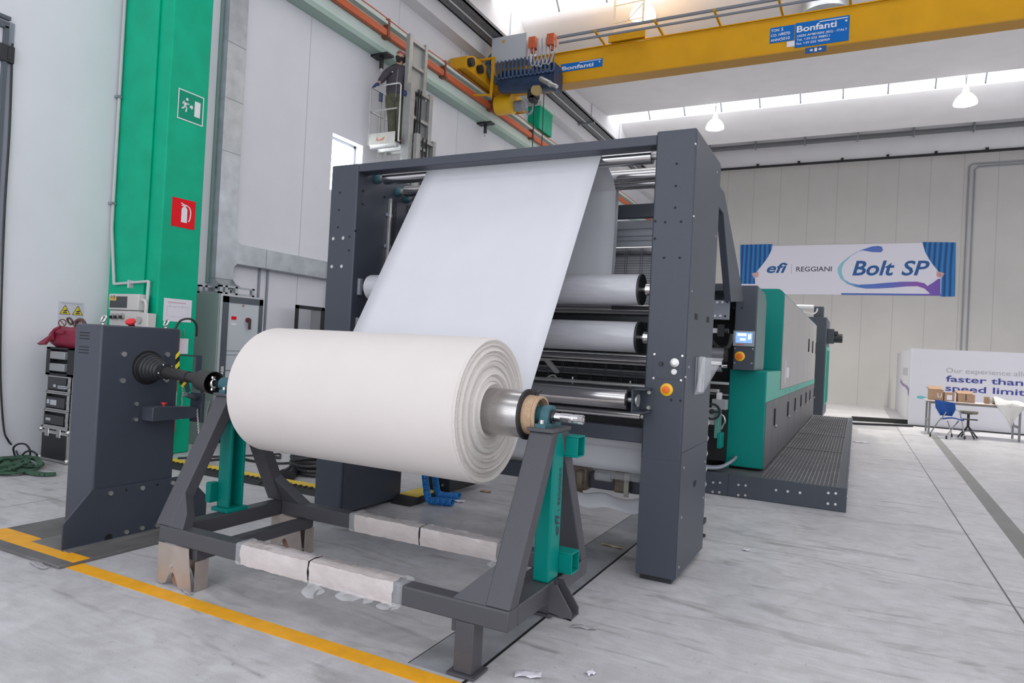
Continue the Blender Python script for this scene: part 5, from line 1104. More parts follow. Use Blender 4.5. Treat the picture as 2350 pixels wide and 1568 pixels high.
# =================================================================== BACK OF THE HALL
bn = thing('banner', 'wide printed banner with blue curtains hanging on the back wall', 'banner', (-.8, Yb-.03, 4.5))
bx0, bx1, bz0, bz1 = -4.76, 3.20, 4.49, 6.57; by = Yb-.02
part(bn, 'sheet', B(bx0, bx1, by, by+.015, bz0, bz1), mat('banner_white', (.72,.71,.79), .6), smooth=False)
BWd, BHt = bx1-bx0, bz1-bz0
def bp(px, py): v = PY(px, py, by-.004); return (v.x, v.z)
def zp(px, py): return (1680+px/4.352, 530+py/4.352)      # enlarged survey of the banner
def poly(parent, name, pts, m, k=0): return part(parent, name, MB().prism([bp(*zp(*p)) for p in pts], 'y', by-.004-.002*k, by-.0005), m, smooth=False)
def pleat(name, c1, c2, sc):
    m = mat(name, c1, .6); N = m.node_tree.nodes; L = m.node_tree.links; b = N['Principled BSDF']
    tc = N.new('ShaderNodeTexCoord'); w = N.new('ShaderNodeTexWave'); w.inputs['Scale'].default_value = sc; w.inputs['Distortion'].default_value = 2.5; w.inputs['Detail Scale'].default_value = .3
    L.new(tc.outputs['Object'], w.inputs['Vector']); r = N.new('ShaderNodeValToRGB'); e = r.color_ramp.elements
    e[0].color = (*c1, 1); e[1].color = (*c2, 1); L.new(w.outputs['Color'], r.inputs[0]); L.new(r.outputs[0], b.inputs['Base Color']); return m
CURT = pleat('curtain_print', (.006,.05,.19), (.015,.20,.52), 1.7)
poly(bn, 'curtain', [(82,140),(405,132),(395,190),(360,260),(310,330),(265,385),(235,425),(228,470),(230,530),(82,530)], CURT)
poly(bn, 'curtain', [(1900,112),(2236,115),(2225,655),(2085,655),(2090,470),(2080,430),(2040,380),(1985,310),(1930,215)], CURT)
HANDP = mat('hand_print', (.62,.38,.38), .6)
for k in range(4):
    poly(bn, 'hand', [(195+6*k,425+13*k),(245,415+13*k),(268,405+13*k),(262,420+13*k),(240,430+13*k),(200+6*k,435+13*k)], HANDP, 1)
    poly(bn, 'hand', [(2120-8*k,425+13*k),(2085,412+13*k),(2040,402+14*k),(2045,418+14*k),(2080,428+13*k),(2118-8*k,436+13*k)], HANDP, 1)
def grad(name, stops, x0, x1):
    m = mat(name, stops[0][1], .6); N = m.node_tree.nodes; L = m.node_tree.links; b = N['Principled BSDF']
    tc = N.new('ShaderNodeTexCoord'); sp = N.new('ShaderNodeSeparateXYZ'); L.new(tc.outputs['Object'], sp.inputs[0])
    mr = N.new('ShaderNodeMapRange'); mr.inputs[1].default_value = x0; mr.inputs[2].default_value = x1; L.new(sp.outputs[0], mr.inputs[0])
    r = N.new('ShaderNodeValToRGB'); r.color_ramp.elements.remove(r.color_ramp.elements[1])
    r.color_ramp.elements[0].position = stops[0][0]; r.color_ramp.elements[0].color = (*stops[0][1], 1)
    for p, c in stops[1:]: e = r.color_ramp.elements.new(p); e.color = (*c, 1)
    L.new(mr.outputs[0], r.inputs[0]); L.new(r.outputs[0], b.inputs['Base Color']); return m
gx0 = bp(*zp(1050,380))[0]+.8; gx1 = bp(*zp(2060,480))[0]+.8      # banner origin lies at x = -0.8
SWO = grad('swoosh_print', [(0,(.27,.58,.62)),(.12,(.20,.42,.62)),(.25,(.07,.18,.52)),(.55,(.11,.15,.50)),(.8,(.24,.09,.40)),(1,(.16,.09,.42))], gx0, gx1)
outer = [(1508,190),(1495,158),(1460,150),(1400,155),(1300,188),(1240,215),(1160,265),(1090,320),(1055,370),(1055,420),(1085,480),(1150,530),(1240,562),(1340,577),(1450,576),(1600,568),(1740,555),(1850,552),(1920,575),(1960,610),(1985,640),(2080,645),(2083,480),(2060,478),(2010,515),(1950,552),(1925,525),(1850,508),(1700,508),(1550,518),(1400,532),(1260,538),(1180,520),(1120,485),(1097,430),(1095,380),(1120,320),(1190,250),(1260,208),(1305,195),(1400,212),(1490,214)]
poly(bn, 'swoosh', outer, SWO, 1)
SW2 = grad('edge_line_print', [(0,(.05,.16,.45)),(.6,(.10,.15,.48)),(1,(.26,.10,.42))], gx0-1, gx1+1)
part(bn, 'edge_line', B(bp(*zp(1090,620))[0], bx1-.02, by-.003, by-.0005, bz0, bz0+.07), SW2, smooth=False)
def btext(s, pl, pr, h, m, shear=0, bold=0., k=1):
    a, b = bp(*zp(*pl)), bp(*zp(*pr)); text(bn, 'lettering', s, (a[0], by-.002, a[1]), X_, Z_, h, m, width=b[0]-a[0], shear=shear, bold=bold)
ZK = 5.0
def hh(p0, p1): return abs(bp(*zp(*p0))[1]-bp(*zp(*p1))[1])
btext('efi', (345,418), (550,412), hh((500,418),(500,312))*.92, NAVY, .28, .022)
part(bn, 'divider', B(bp(*zp(592,330))[0], bp(*zp(595,330))[0]+.01, by-.003, by-.0005, bp(*zp(592,430))[1], bp(*zp(592,335))[1]), PALEINK, smooth=False)
btext('REGGIANI', (640,405), (995,405), hh((700,405),(700,358)), INK, 0, .008)
btext('Bolt', (1200,442), (1620,442), hh((1300,442),(1300,300)), NAVY, .22, .022)
btext('SP', (1690,442), (1968,442), hh((1900,442),(1900,298)), NAVY, .22, .018)

bo = thing('display_wall', 'white exhibition wall with large violet slogan, at the right back', 'display wall', (4.7, 22.2, 0))
part(bo, 'front_board', B(1.365, 8.2, 22.15, 22.2, .03, 2.17), BOARD, smooth=False)
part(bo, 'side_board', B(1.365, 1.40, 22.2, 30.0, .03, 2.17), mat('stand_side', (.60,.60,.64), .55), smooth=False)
part(bo, 'corner_trim', B(1.345, 1.375, 22.13, 22.16, .03, 2.18), WHITE, smooth=False)
part(bo, 'front_board', B(1.35, 8.25, 22.12, 22.22, .001, .03), DARK, smooth=False, label='dark base strip')
FY = 22.146
def wtext(s, x0, x1, z, h, m, bold): text(bo, 'lettering', s, (x0, FY, z), X_, Z_, h, m, width=x1-x0, bold=bold)
wtext('Our experience allows', 2.195, 4.28, 1.545, .135, PALEINK, -.004)
wtext('faster than', 2.20, 3.93, 1.30, .165, VIOLET, .014)
wtext('speed limits', 2.20, 4.12, 1.045, .165, VIOLET, .014)
part(bo, 'teal_drop', MB().prism([(1.52,.815),(1.56,.855),(1.64,.86),(1.72,.835),(1.78,.82),(1.72,.80),(1.64,.77),(1.56,.775)], 'y', FY, FY+.003), TEALINK, smooth=False)
sx = 1.364
part(bo, 'side_caption', MB().box(sx,sx+.001,23.6,26.0,1.38,1.62), PALEINK, smooth=False)
part(bo, 'side_swoosh', MB().prism([(22.55,1.02),(22.75,.80),(23.05,.82),(23.4,.96),(24.4,1.02),(25.6,1.02),(27.2,1.10),(27.0,1.24),(25.6,1.12),(24.2,1.10),(23.3,1.08)], 'x', sx, sx+.001), mat('swoosh_side', (.22,.17,.33), .6), smooth=False)
for p0, p1, lab in (((-.05,22.25),(1.36,22.75),'dark rubber cable channel on the floor between walkway and display wall'), ((-.02,20.8),(1.40,21.75),'thin floor channel running from the walkway toward the display wall corner')):
    kc = thing('cable_channel', lab, 'channel', (p0[0], p0[1], 0), 'floor channels by the display wall')
    d = Vector((p1[0]-p0[0], p1[1]-p0[1], 0)); hgt = .12 if p0[1] > 22 else .05
    part(kc, 'strip', MB().bar((*p0,hgt/2+.001),(*p1,hgt/2+.001),.16,hgt), RUBBER if p0[1] > 22 else DARK, smooth=False)

tb_ = thing('work_table', 'long white-topped work table in front of the display wall', 'table', (2.55, 20.2, 0))
tx0, tx1, ty0, ty1, tz = 1.60, 3.56, 19.85, 20.75, .835
part(tb_, 'top', B(tx0, tx1, ty0, ty1, tz-.03, tz), mat('table_top', (.62,.60,.60), .5), bevel=.004)
part(tb_, 'edge_band', B(tx0, tx1, ty0-.004, ty0, tz-.03, tz-.012), mat('edge_wood', (.40,.24,.14), .5), smooth=False)
for x in (tx0+.06, tx1-.06):
    for y in (ty0+.05, ty1-.06): part(tb_, 'leg', B(x-.022, x+.022, y-.022, y+.022, .001, tz-.03), mat('leg_grey', (.24,.245,.25), .4, .3), smooth=False)
    part(tb_, 'leg_brace', B(x-.015, x+.015, ty0+.07, ty1-.08, .30, .36), MATS['leg_grey'], smooth=False)
part(tb_, 'apron', B(tx0+.06, tx1-.06, ty0+.06, ty0+.08, tz-.07, tz-.03), MATS['leg_grey'], smooth=False)
def carton(x0, x1, y0, y1, h, lab, flaps=0, m=CARD):
    c = thing('cardboard_box', lab, 'box', ((x0+x1)/2, (y0+y1)/2, tz), 'cardboard boxes on the work table')
    t = .012
    part(c, 'body', MB().box(x0,x1,y0,y1,tz+.001,tz+t).box(x0,x1,y0,y0+t,tz+t,tz+h).box(x0,x1,y1-t,y1,tz+t,tz+h).box(x0,x0+t,y0+t,y1-t,tz+t,tz+h).box(x1-t,x1,y0+t,y1-t,tz+t,tz+h), m, smooth=False)
    if flaps: part(c, 'flap', MB().plate([(x0,y1,tz+h),(x1,y1,tz+h),(x1+.02,y1+.09,tz+h+flaps),(x0-.02,y1+.09,tz+h+flaps)], .006).plate([(x0,y0,tz+h),(x0,y1,tz+h),(x0-.05,y1,tz+h+flaps*.6),(x0-.05,y0,tz+h+flaps*.6)], .006), m, smooth=False)
    else: part(c, 'lid', B(x0, x1, y0, y1, tz+h, tz+h+.008), m, smooth=False)
    return c
c1 = carton(1.66, 1.97, 20.2, 20.55, .27, 'open cardboard box at the left end of the work table', .08)
text(c1, 'handle_print', 'U', (1.84, 20.199, tz+.08), X_, Z_, .11, PAPER, bold=.01)
c2 = carton(1.99, 2.20, 20.15, 20.45, .21, 'small cardboard box with white label, second from the table left end')
part(c2, 'label', B(2.04, 2.15, 20.145, 20.15, tz+.03, tz+.16), PAPER, smooth=False)
c3 = carton(2.27, 2.62, 20.1, 20.5, .20, 'wide open cardboard box in the middle of the work table', .07)
part(c3, 'tape', B(2.42, 2.45, 20.095, 20.1, tz+.05, tz+.20), mat('tape_brown', (.13,.05,.045), .4), smooth=False)
carton(2.84, 2.94, 20.25, 20.4, .16, 'small cardboard carton just left of the white cloth')
carton(3.02, 3.17, 20.3, 20.5, .15, 'small cardboard carton behind the white cloth')
part(thing('paper_cup', 'white paper cup between the two small cartons on the table', 'cup', (2.975,20.52,tz)), 'cup', MB().lathe([(.03,0),(.04,.11),(.037,.11),(.028,.006)], (2.975,20.52,tz), Z_, 16), WHITE)
def cloth(u, v):
    x = 2.98+.62*u; s = v*1.15
    top = Vector((x, 20.30-.45*min(s,.40)/.40*1.05, tz+.02+.16*math.sin(math.pi*min(1,s/.42))*(1-.6*u)+.02*math.sin(9*u+4*v)))
    if s > .40:
        t = (s-.40)/.75; w = 1-.80*t; xc = 3.27
        return Vector((xc+(x-xc)*w+.05*t, 19.82-.03*math.sin(8*u+2*v), tz+.02-.55*t*(1-.35*abs(u-.42)*2)))
    return top
tc_ = thing('white_cloth', 'crumpled white cloth draped over the table front edge', 'cloth', (3.27, 20.0, tz))
part(tc_, 'cloth', MB().grid(cloth, 18, 22), mat('cloth_white', (.74,.73,.70), .8, bump=.3, bscale=12), solid=.006)
# chair
ch_ = thing('office_chair', 'blue plastic chair on castors in front of the work table', 'chair', (2.0, 19.25, 0))
def CH(px, py, Y=19.3): return PY(px, py, Y)
def curved(u, v):
    a = PY(2144,918,19.05); w = .40; hgt = .37
    x = a.x+.02+w*(u)+.05*v*(1-u); dz = 0
    sh = 1-.45*max(0,(v-.5))*2*abs(u-.5)*2
    return Vector((a.x+.02+.04*v+w*(.5+(u-.5)*sh), 19.05+.08*math.sin(math.pi*u)+.06*v, a.z+.01-hgt*v-.05*u*(1-v)))
part(ch_, 'backrest', MB().grid(curved, 10, 10), CHAIRB, solid=.022)
part(ch_, 'seat', MB().grid(lambda u, v: (1.83+.47*u+.03*v, 19.10+.46*v, .465+.02*math.cos(6*(u-.5))-.02*v), 8, 8), CHAIRB, solid=.03)
part(ch_, 'armrest', B(2.28, 2.58, 19.2, 19.27, .46, .49), DARK, bevel=.01)
fm = [((2.27,19.25,.66),(2.06,19.12,.48)), ]
lg = mat('chair_leg_chrome', (.52,.5,.5), .25, .9)
part(ch_, 'leg', MB().tube([(1.93,19.1,.62),(1.86,19.1,.47),(1.80,19.12,.40),(1.63,19.13,.07)], .014, 8), lg)
part(ch_, 'leg', MB().tube([(1.97,19.12,.40),(2.11,19.53,.07)], .014, 8), lg)
part(ch_, 'leg', MB().tube([(2.20,19.2,.42),(1.93,18.85,.07)], .014, 8), lg)
part(ch_, 'leg', MB().tube([(2.10,19.12,.69),(2.18,19.15,.68),(2.22,19.17,.62),(2.34,19.26,.07)], .014, 8), lg)
for x, y in ((1.63,19.13),(2.11,19.53),(1.93,18.85),(2.34,19.26)): part(ch_, 'castor', MB().cyl((x-.015,y,.036),(x+.02,y,.036),.035,14), DARK)
sl = thing('work_stool', 'worn round stool with splayed dark legs beside the blue chair', 'stool', (2.45, 19.6, 0))
part(sl, 'seat', MB().lathe([(.0,.0),(.17,.01),(.20,.04),(.19,.08),(.0,.075)], (2.44,19.6,.575), Z_, 22, cap=False), mat('stool_seat', (.17,.155,.12), .7, noise=.6, nscale=9))
part(sl, 'column', MB().cyl((2.44,19.6,.26),(2.44,19.6,.58),.028,14), DARK)
for a in (.5, 2.0, 3.6, 5.2): part(sl, 'leg', MB().tube([(2.44,19.6,.30),(2.44+.10*math.cos(a),19.6+.10*math.sin(a),.18),(2.44+.24*math.cos(a),19.6+.24*math.sin(a),.012)], .017, 8), DARK)
part(sl, 'foot_ring', MB().ring((2.46,19.6,.17),(2.46,19.6,.185),.22,.205,28), GREYB)
ht = thing('hand_trolley', 'trolley with green wheel cut off at the right edge by the table', 'trolley', (3.7, 19.5, 0))
part(ht, 'wheel', MB().ring((3.50,19.0,.13),(3.57,19.0,.13),.128,.07,24), DARK)
part(ht, 'hub', MB().cyl((3.505,19.0,.13),(3.565,19.0,.13),.07,18), mat('wheel_green', (.03,.13,.08), .5))
part(ht, 'upright', MB().cyl((3.60,19.4,.10),(3.60,19.4,.90),.02,10).tube([(3.56,19.0,.13),(3.60,19.4,.13),(4.3,19.5,.13)], .02, 8), DARK)
part(ht, 'top_rail', MB().box(3.64,4.5,19.35,19.8,.89,.915), mat('trolley_blue', (.14,.17,.32), .5), smooth=False)

# =================================================================== MAST LIFT AND WORKER
lf = thing('mast_lift', 'aluminium mast lift with railed basket raised beside the left wall', 'lift', (-7.9, 10.7, 0))
LYF = 10.35; LXM = -7.93
def LY(px, py): return PY(px, py, LYF)
def LX(px, py): return PX(px, py, LXM)
MASTM = mat('mast_aluminium', (.40,.40,.39), .42, .7, noise=.1, nscale=10)
def mast_section(y0, y1, z0, z1, x, w, rungs, m=MASTM):
    mm = MB().box(x-.045, x+.045, y0, y0+w, z0, z1).box(x-.045, x+.045, y1-w*.8, y1, z0, z1)
    part(lf, 'mast_rail', MB().box(x-.045,x+.045,y0,y0+w,z0,z1), m, bevel=.006)
    part(lf, 'mast_rail', MB().box(x-.045,x+.045,y1-w*.8,y1,z0,z1), m, bevel=.006)
    for k in range(rungs):
        z = z0+.12+(z1-z0-.2)*k/max(1,rungs-1); part(lf, 'mast_rung', B(x-.03, x+.03, y0+w, y1-w*.8, z-.03, z+.03), m, smooth=False)
zt = LX(942,80).z; ya = LX(937,90).y; yb_ = LX(979,112).y
mast_section(ya, yb_, 2.2, zt, LXM, .11, 12)
part(lf, 'mast_back_plate', B(LXM-.05, LXM-.035, ya+.05, yb_-.05, 2.2, zt-.08), mat('mast_plate', (.42,.43,.41), .5, .3), smooth=False)
z2 = LX(955,207).z; mast_section(ya-.02, yb_+.12, 1.6, z2, LXM+.10, .14, 10)
part(lf, 'mast_chain', MB().box(LXM+.14,LXM+.16,ya+.22,ya+.245,1.6,z2-.05).box(LXM+.14,LXM+.16,ya+.30,ya+.325,1.6,z2-.05), DARK, smooth=False)
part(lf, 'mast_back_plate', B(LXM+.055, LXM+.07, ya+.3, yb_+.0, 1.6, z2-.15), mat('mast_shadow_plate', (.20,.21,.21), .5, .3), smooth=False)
z3 = LX(955,318).z; mast_section(ya+.12, yb_+.16, .3, z3, LXM+.20, .12, 16)
part(lf, 'mast_chain', MB().box(LXM+.24,LXM+.26,ya+.30,ya+.325,.3,z3-.05).box(LXM+.24,LXM+.26,ya+.42,ya+.445,.3,z3-.05), DARK, smooth=False)
part(lf, 'chassis', B(-8.45, -7.5, 10.35, 11.5, .10, .42), mat('lift_grey', (.35,.36,.36), .5), bevel=.02)
for x in (-8.4, -7.6):
    for y in (10.45, 11.4): part(lf, 'chassis_wheel', MB().cyl((x,y,.09),(x+.06,y,.09),.088,18), DARK)
a, b = LY(846,310), LY(917,322)
BX0, BX1, BY0, BY1 = a.x, LXM-.05, LYF, LYF+.62
zf = LY(846,334).z
part(lf, 'basket_floor', MB().box(BX0,BX1,BY0,BY1,zf,zf+.03).box(BX0,BX1,BY0+.05,BY0+.12,zf-.05,zf).box(BX0,BX1,BY0+.3,BY0+.37,zf-.05,zf).box(BX0,BX1,BY1-.1,BY1-.03,zf-.05,zf), ALU, smooth=False)
zp_ = LY(850,308).z
kp = part(lf, 'kick_plate', MB().box(BX0,BX1,BY0-.006,BY0,zf,zp_).box(BX0-.006,BX0,BY0,BY1,zf,zp_-.04), mat('kick_cream', (.52,.51,.47), .5, noise=.1, nscale=9), smooth=False)
lw = BX1-BX0
part(kp, 'worn_decal', MB().prism([(BX0+lw*.30,zf+.07),(BX0+lw*.33,zf+.16),(BX0+lw*.37,zf+.09),(BX0+lw*.48,zf+.09),(BX0+lw*.63,zf+.15),(BX0+lw*.60,zf+.08),(BX0+lw*.50,zf+.06)], 'y', BY0-.008, BY0-.006), mat('decal_orange', (.50,.20,.11), .6), smooth=False)
zr = LY(853,200).z; zr2 = LY(920,189).z; zm = LY(850,256).z
rail = lambda *p: part(lf, 'guard_rail', MB().tube(p, .016, 8), ALU)
fx1 = LY(921,190).x
rail((BX0,BY0,zf),(BX0,BY0,zr)); rail((fx1,BY0,zf+.02),(fx1,BY0,zr-.06),(fx1-.03,BY0,zr-.01),(fx1-.08,BY0,zr),(BX0+.25,BY0,zr),(BX0,BY0,zr))
rail((BX0,BY0,zm),(BX1,BY0,zm)); rail((BX0,BY0,zr),(BX0,BY1-.1,zr)); rail((BX0,BY0,zm),(BX0,BY1,zm))
rail((BX0,BY0+.32,zf-.15),(BX0,BY0+.32,zr)); rail((BX0+.02,BY0+.42,zf-.15),(BX0+.02,BY0+.42,zr))
part(lf, 'control_handle', MB().box(BX0-.02,BX0+.03,BY0+.26,BY0+.34,zr-.18,zr+.0), mat('handle_blue', (.10,.13,.25), .5), bevel=.01)

def skin(points, edges, radii, sub=2):
    me = bpy.data.meshes.new('sk'); me.from_pydata([Vector(p) for p in points], edges, [])
    o = bpy.data.objects.new('sk', me); COL.objects.link(o)
    o.modifiers.new('s', 'SKIN'); 
    for i, r in enumerate(radii):
        rr = r if isinstance(r, tuple) else (r, r); me.skin_vertices[0].data[i].radius = rr; me.skin_vertices[0].data[i].use_root = (i == 0)
    if sub: s = o.modifiers.new('u', 'SUBSURF'); s.levels = sub; s.render_levels = sub
    ev = o.evaluated_get(bpy.context.evaluated_depsgraph_get()); m2 = bpy.data.meshes.new_from_object(ev)
    mb = MB(); mb.v = [v.co.copy() for v in m2.vertices]; mb.f = [tuple(p.vertices) for p in m2.polygons]
    bpy.data.objects.remove(o); bpy.data.meshes.remove(m2); return mb
PDD = 13.20
def W(px, py, dd=0.): return PD(px, py, PDD+dd)
pz = zf+.03
ps = thing('person', 'person in charcoal jacket and red white helmet standing in the lift basket looking up', 'person', (W(906,303).x, W(906,303).y, pz))
def floor_pt(v): return Vector((v.x, v.y, pz+.05))
fL, fR = floor_pt(W(901,312)), floor_pt(W(919,312))
toe = Vector((.45,-.85,0))*.16
P = [W(906,231), W(907,207), W(909,180), W(913,158), W(917,147),                     # 0 pelvis .. 4 neck
     W(898,236), W(899,270,-.03), fL+Vector((0,0,.05)), fL+toe,                           # 5-8 left of image leg
     W(915,236), W(917,270,-.02), fR+Vector((0,0,.05)), fR+toe,                           # 9-12
     W(895,161), W(880,178,-.06), W(869,191,-.16), W(862,195,-.20),                       # 13-16 arm on the rail
     W(929,161), W(934,185,.05), W(931,205,-.12), W(929,212,-.18),                        # 17-20
     W(921,136,-.02)]                                                                     # 21 skull
E_ = [(0,1),(1,2),(2,3),(3,4),(4,21),(0,5),(5,6),(6,7),(7,8),(0,9),(9,10),(10,11),(11,12),(3,13),(13,14),(14,15),(15,16),(3,17),(17,18),(18,19),(19,20)]
R_ = [.06,.06,.07,(.06,.05),.055,.05,.045,.035,.03,.05,.045,.035,.03,.055,.043,.028,.03,.055,.043,.028,.03,.08]
body = part(ps, 'body', skin(P, E_, R_), SKIN)
cr0 = RT; up0 = UP; bk = fw
fdir = (-.72*cr0+.58*up0-.38*bk).normalized(); udir = (.62*cr0+.62*up0+.40*bk); udir = (udir-fdir*udir.dot(fdir)).normalized(); rdir = fdir.cross(udir)
hc = W(921.5,132.5,-.02)
def head_mesh(rx, rf, ru, cond=None, n=24, m=16, off=Vector((0,0,0)), fn=None):
    mb = MB(); vs = []; 
    for i in range(m+1):
        t = math.pi*i/m
        for k in range(n):
            a = 2*math.pi*k/n; x, f, u = math.sin(t)*math.cos(a), math.sin(t)*math.sin(a), math.cos(t)
            s = 1.0
            if fn: s = fn(x, f, u)
            vs.append(hc+off+rdir*rx*x*s+fdir*rf*f*s+udir*ru*u*s)
    fs = []
    for i in range(m):
        for k in range(n):
            t = math.pi*(i+.5)/m; a = 2*math.pi*(k+.5)/n; c = (math.sin(t)*math.cos(a), math.sin(t)*math.sin(a), math.cos(t))
            if cond is None or cond(*c): fs.append((i*n+k, (i+1)*n+k, (i+1)*n+(k+1)%n, i*n+(k+1)%n))
    return mb.add(vs, fs)
face = head_mesh(.078, .10, .118, fn=lambda x, f, u: 1-(.16*max(0,-u)*(1-f*.6)))
nz = hc+fdir*.10-udir*.005
face.add([nz+udir*.035, nz-rdir*.016-udir*.012, nz+rdir*.016-udir*.012, nz+fdir*.026-udir*.008], [(0,1,3),(0,3,2),(1,2,3)])
for sgn in (-1, 1): face.ball(hc+rdir*.08*sgn-udir*.01-fdir*.005, .022, n=10, m=6)
part(ps, 'face', face, SKIN)
for sgn in (-1, 1): part(ps, 'eye', MB().ball(hc+fdir*.092+rdir*.03*sgn+udir*.012, .010, n=10, m=6), DARK)
part(ps, 'mouth', MB().bar(hc+fdir*.094-rdir*.02-udir*.05, hc+fdir*.094+rdir*.02-udir*.05, .008, .008), mat('lips', (.30,.10,.09), .6))
part(ps, 'beard', head_mesh(.083, .107, .126, lambda x, f, u: u < -.30 and f > -.25), BEARD, solid=.008)
part(ps, 'hair', head_mesh(.082, .104, .122, lambda x, f, u: f < -.1 and u < .2 and u > -.6), BEARD, solid=.006)
hm = part(ps, 'helmet', head_mesh(.098, .122, .140, lambda x, f, u: u > .18), mat('helmet_white', (.72,.66,.64), .3), solid=.006, label='white helmet shell')
part(hm, 'helmet_band', head_mesh(.104, .130, .146, lambda x, f, u: .10 < u < .34), mat('helmet_red', (.42,.05,.03), .35), solid=.008, label='red rim of the helmet')
part(hm, 'chin_strap', MB().tube([hc+rdir*.085+udir*.02, hc+rdir*.07-udir*.09+fdir*.02, hc-udir*.13+fdir*.03, hc-rdir*.07-udir*.09+fdir*.02, hc-rdir*.085+udir*.02], .007, 6, 5), DARK)
jp = [W(906,228), W(907,205), W(909,180), W(912,162), W(915,153), W(895,161), W(880,178,-.06), W(871,189,-.15), W(929,161), W(934,185,.05), W(931,203,-.11)]
je = [(0,1),(1,2),(2,3),(3,4),(3,5),(5,6),(6,7),(3,8),(8,9),(9,10)]
jr = [(.215,.17),(.215,.165),(.225,.17),(.17,.14),.10,.10,.075,.058,.10,.075,.058]
jk = part(ps, 'jacket', skin(jp, je, jr), JACKET)
zl0 = W(908,222,-.20); zl1 = W(914,158,-.18)
part(jk, 'zip', MB().tube([zl0, W(910,195,-.21), zl1], .006, 6, 3), mat('zip_grey', (.30,.26,.29), .5))
part(jk, 'chest_mark', MB().ball(W(900.5,165,-.185), .016, (1,.4,.7), 10, 6), WHITE)
part(jk, 'collar', MB().lathe([(.085,0),(.078,.05),(.074,.05),(.08,0)], W(913.5,156), (W(917,147)-W(912,160)), 20, cap=False), JACKET)
def tapered(pts, rads, k=5, n=16):
    pp_ = spline([Vector(p) for p in pts], k); mb = MB(); vs = []; m = len(pp_)
    for i, p in enumerate(pp_):
        t = i/(m-1)*(len(rads)-1); j = min(int(t), len(rads)-2); r = rads[j]+(rads[j+1]-rads[j])*(t-j)
        for q in range(n):
            w = 2*math.pi*q/n; vs.append(p+RT*(r*math.cos(w))+Vector((-fw.x, -fw.y, 0))*(r*.95*math.sin(w)))
    fs = [(i*n+q, i*n+(q+1)%n, (i+1)*n+(q+1)%n, (i+1)*n+q) for i in range(m-1) for q in range(n)]
    return mb.add(vs, fs+[tuple(range(n)), tuple(range((m-1)*n, m*n))])
tm = tapered([W(899,222), W(898,245), W(899,270,-.03), fL+Vector((0,0,.05))], [.115,.105,.085,.08])
t2_ = tapered([W(914,222), W(915,245), W(917,270,-.02), fR+Vector((0,0,.05))], [.115,.105,.085,.08])
tm.add(t2_.v, t2_.f); tm.ball(W(906.5,225), .15, (1.22,1.0,.9), 18, 12)
part(ps, 'trousers', tm, TROUS)
for f_ in (fL, fR): part(ps, 'boot', MB().ball(f_+toe*.4, .055, (1.0,1.9,.9), 14, 8), DARK)
hb = W(866,193,-.17); hd = (W(858,195,-.22)-W(869,191,-.15)).normalized(); hs_ = hd.cross(UP).normalized()
gpts = [hb-hd*.05, hb, hb+hd*.05]; ge = [(0,1),(1,2)]; gr = [.042,(.05,.032),(.048,.03)]
for k in range(4):
    b0 = hb+hd*.055+hs_*(.030-.02*k); n0 = len(gpts)
    gpts += [b0, b0+hd*.035-UP*.01, b0+hd*.045-UP*.045]; ge += [(2,n0),(n0,n0+1),(n0+1,n0+2)]; gr += [.012,.011,.010]
n0 = len(gpts); gpts += [hb+hs_*.045-UP*.01, hb+hs_*.055+hd*.03-UP*.04]; ge += [(1,n0),(n0,n0+1)]; gr += [.014,.012]
part(ps, 'glove', skin(gpts, ge, gr, 1), GLOVE)
part(ps, 'glove', MB().ball(W(929,214,-.19), .05, (.8,.8,1.2), 12, 8), GLOVE)

# =================================================================== FLOOR: CABLE RAMPS, CABLES, HOSES, LITTER
def ramp_seg(x0, x1, yc, wid, h, lab):
    r = thing('cable_ramp', lab, 'cable ramp', ((x0+x1)/2, yc, 0), 'yellow and black cable ramps on the floor')
    ya, yb = yc-wid/2, yc+wid/2; t0, t1 = yc-wid*.20, yc+wid*.22
    part(r, 'base', MB().prism([(ya,.001),(t0,h),(t1,h),(yb,.001)], 'x', x0, x1), RUBBER, smooth=False)
    part(r, 'lid', B(x0+.004, x1-.004, t0+.01, t1-.01, h, h+.006), RAMPY, smooth=False)
    st_ = MB(); n = int((x1-x0)/.075)
    for k in range(n): st_.box(x0+.02+.075*k, x0+.055+.075*k, t0-.02, t0+.025, h-.004, h+.0075)
    part(r, 'lid_teeth', st_, RUBBER, smooth=False)
ramp_seg(-7.6, -6.62, 5.43, .36, .05, 'yellow and black cable ramp nearest the pillar')
ramp_seg(-6.6, -5.62, 5.43, .36, .05, 'yellow and black cable ramp behind the left cradle frame')
ramp_seg(-5.60, -4.62, 5.43, .36, .05, 'yellow and black cable ramp reaching the left machine post')
rp_ = thing('ramp_end', 'yellow and black ramp end piece right of the left machine post foot', 'cable ramp', (-3.95, 5.75, 0))
part(rp_, 'base', MB().prism([(5.50,.001),(5.62,.07),(6.0,.07),(6.12,.001)], 'x', -4.06, -3.82), RUBBER, smooth=False)
part(rp_, 'lid', B(-4.05, -3.83, 5.64, 5.98, .07, .078), RAMPY, smooth=False)
def cable(name, lab, pts, r, m, cat='cable', k=6):
    o = thing(name, lab, cat, (pts[0][0], pts[0][1], 0)); part(o, 'run', MB().tube(pts, r, 8, k), m); return o
cable('floor_cable', 'thin dark cable lying straight along the floor by the cabinet', [PZ(408,1052,.012),PZ(455,1050,.012),PZ(510,1048,.012),PZ(560,1046,.012),PZ(620,1046,.012),PZ(640,1050,.012),PZ(643,1043,.012),PZ(628,1043,.012),PZ(624,1049,.02),PZ(645,1052,.012)], .013, DARK)
cable('floor_cable', 'black cable crossing the floor toward the coiled bundle', [PZ(440,1062,.014),PZ(500,1055,.014),PZ(545,1052,.014),PZ(590,1060,.014),PZ(640,1064,.014),PZ(690,1060,.014),PZ(720,1052,.014)], .016, DARK)
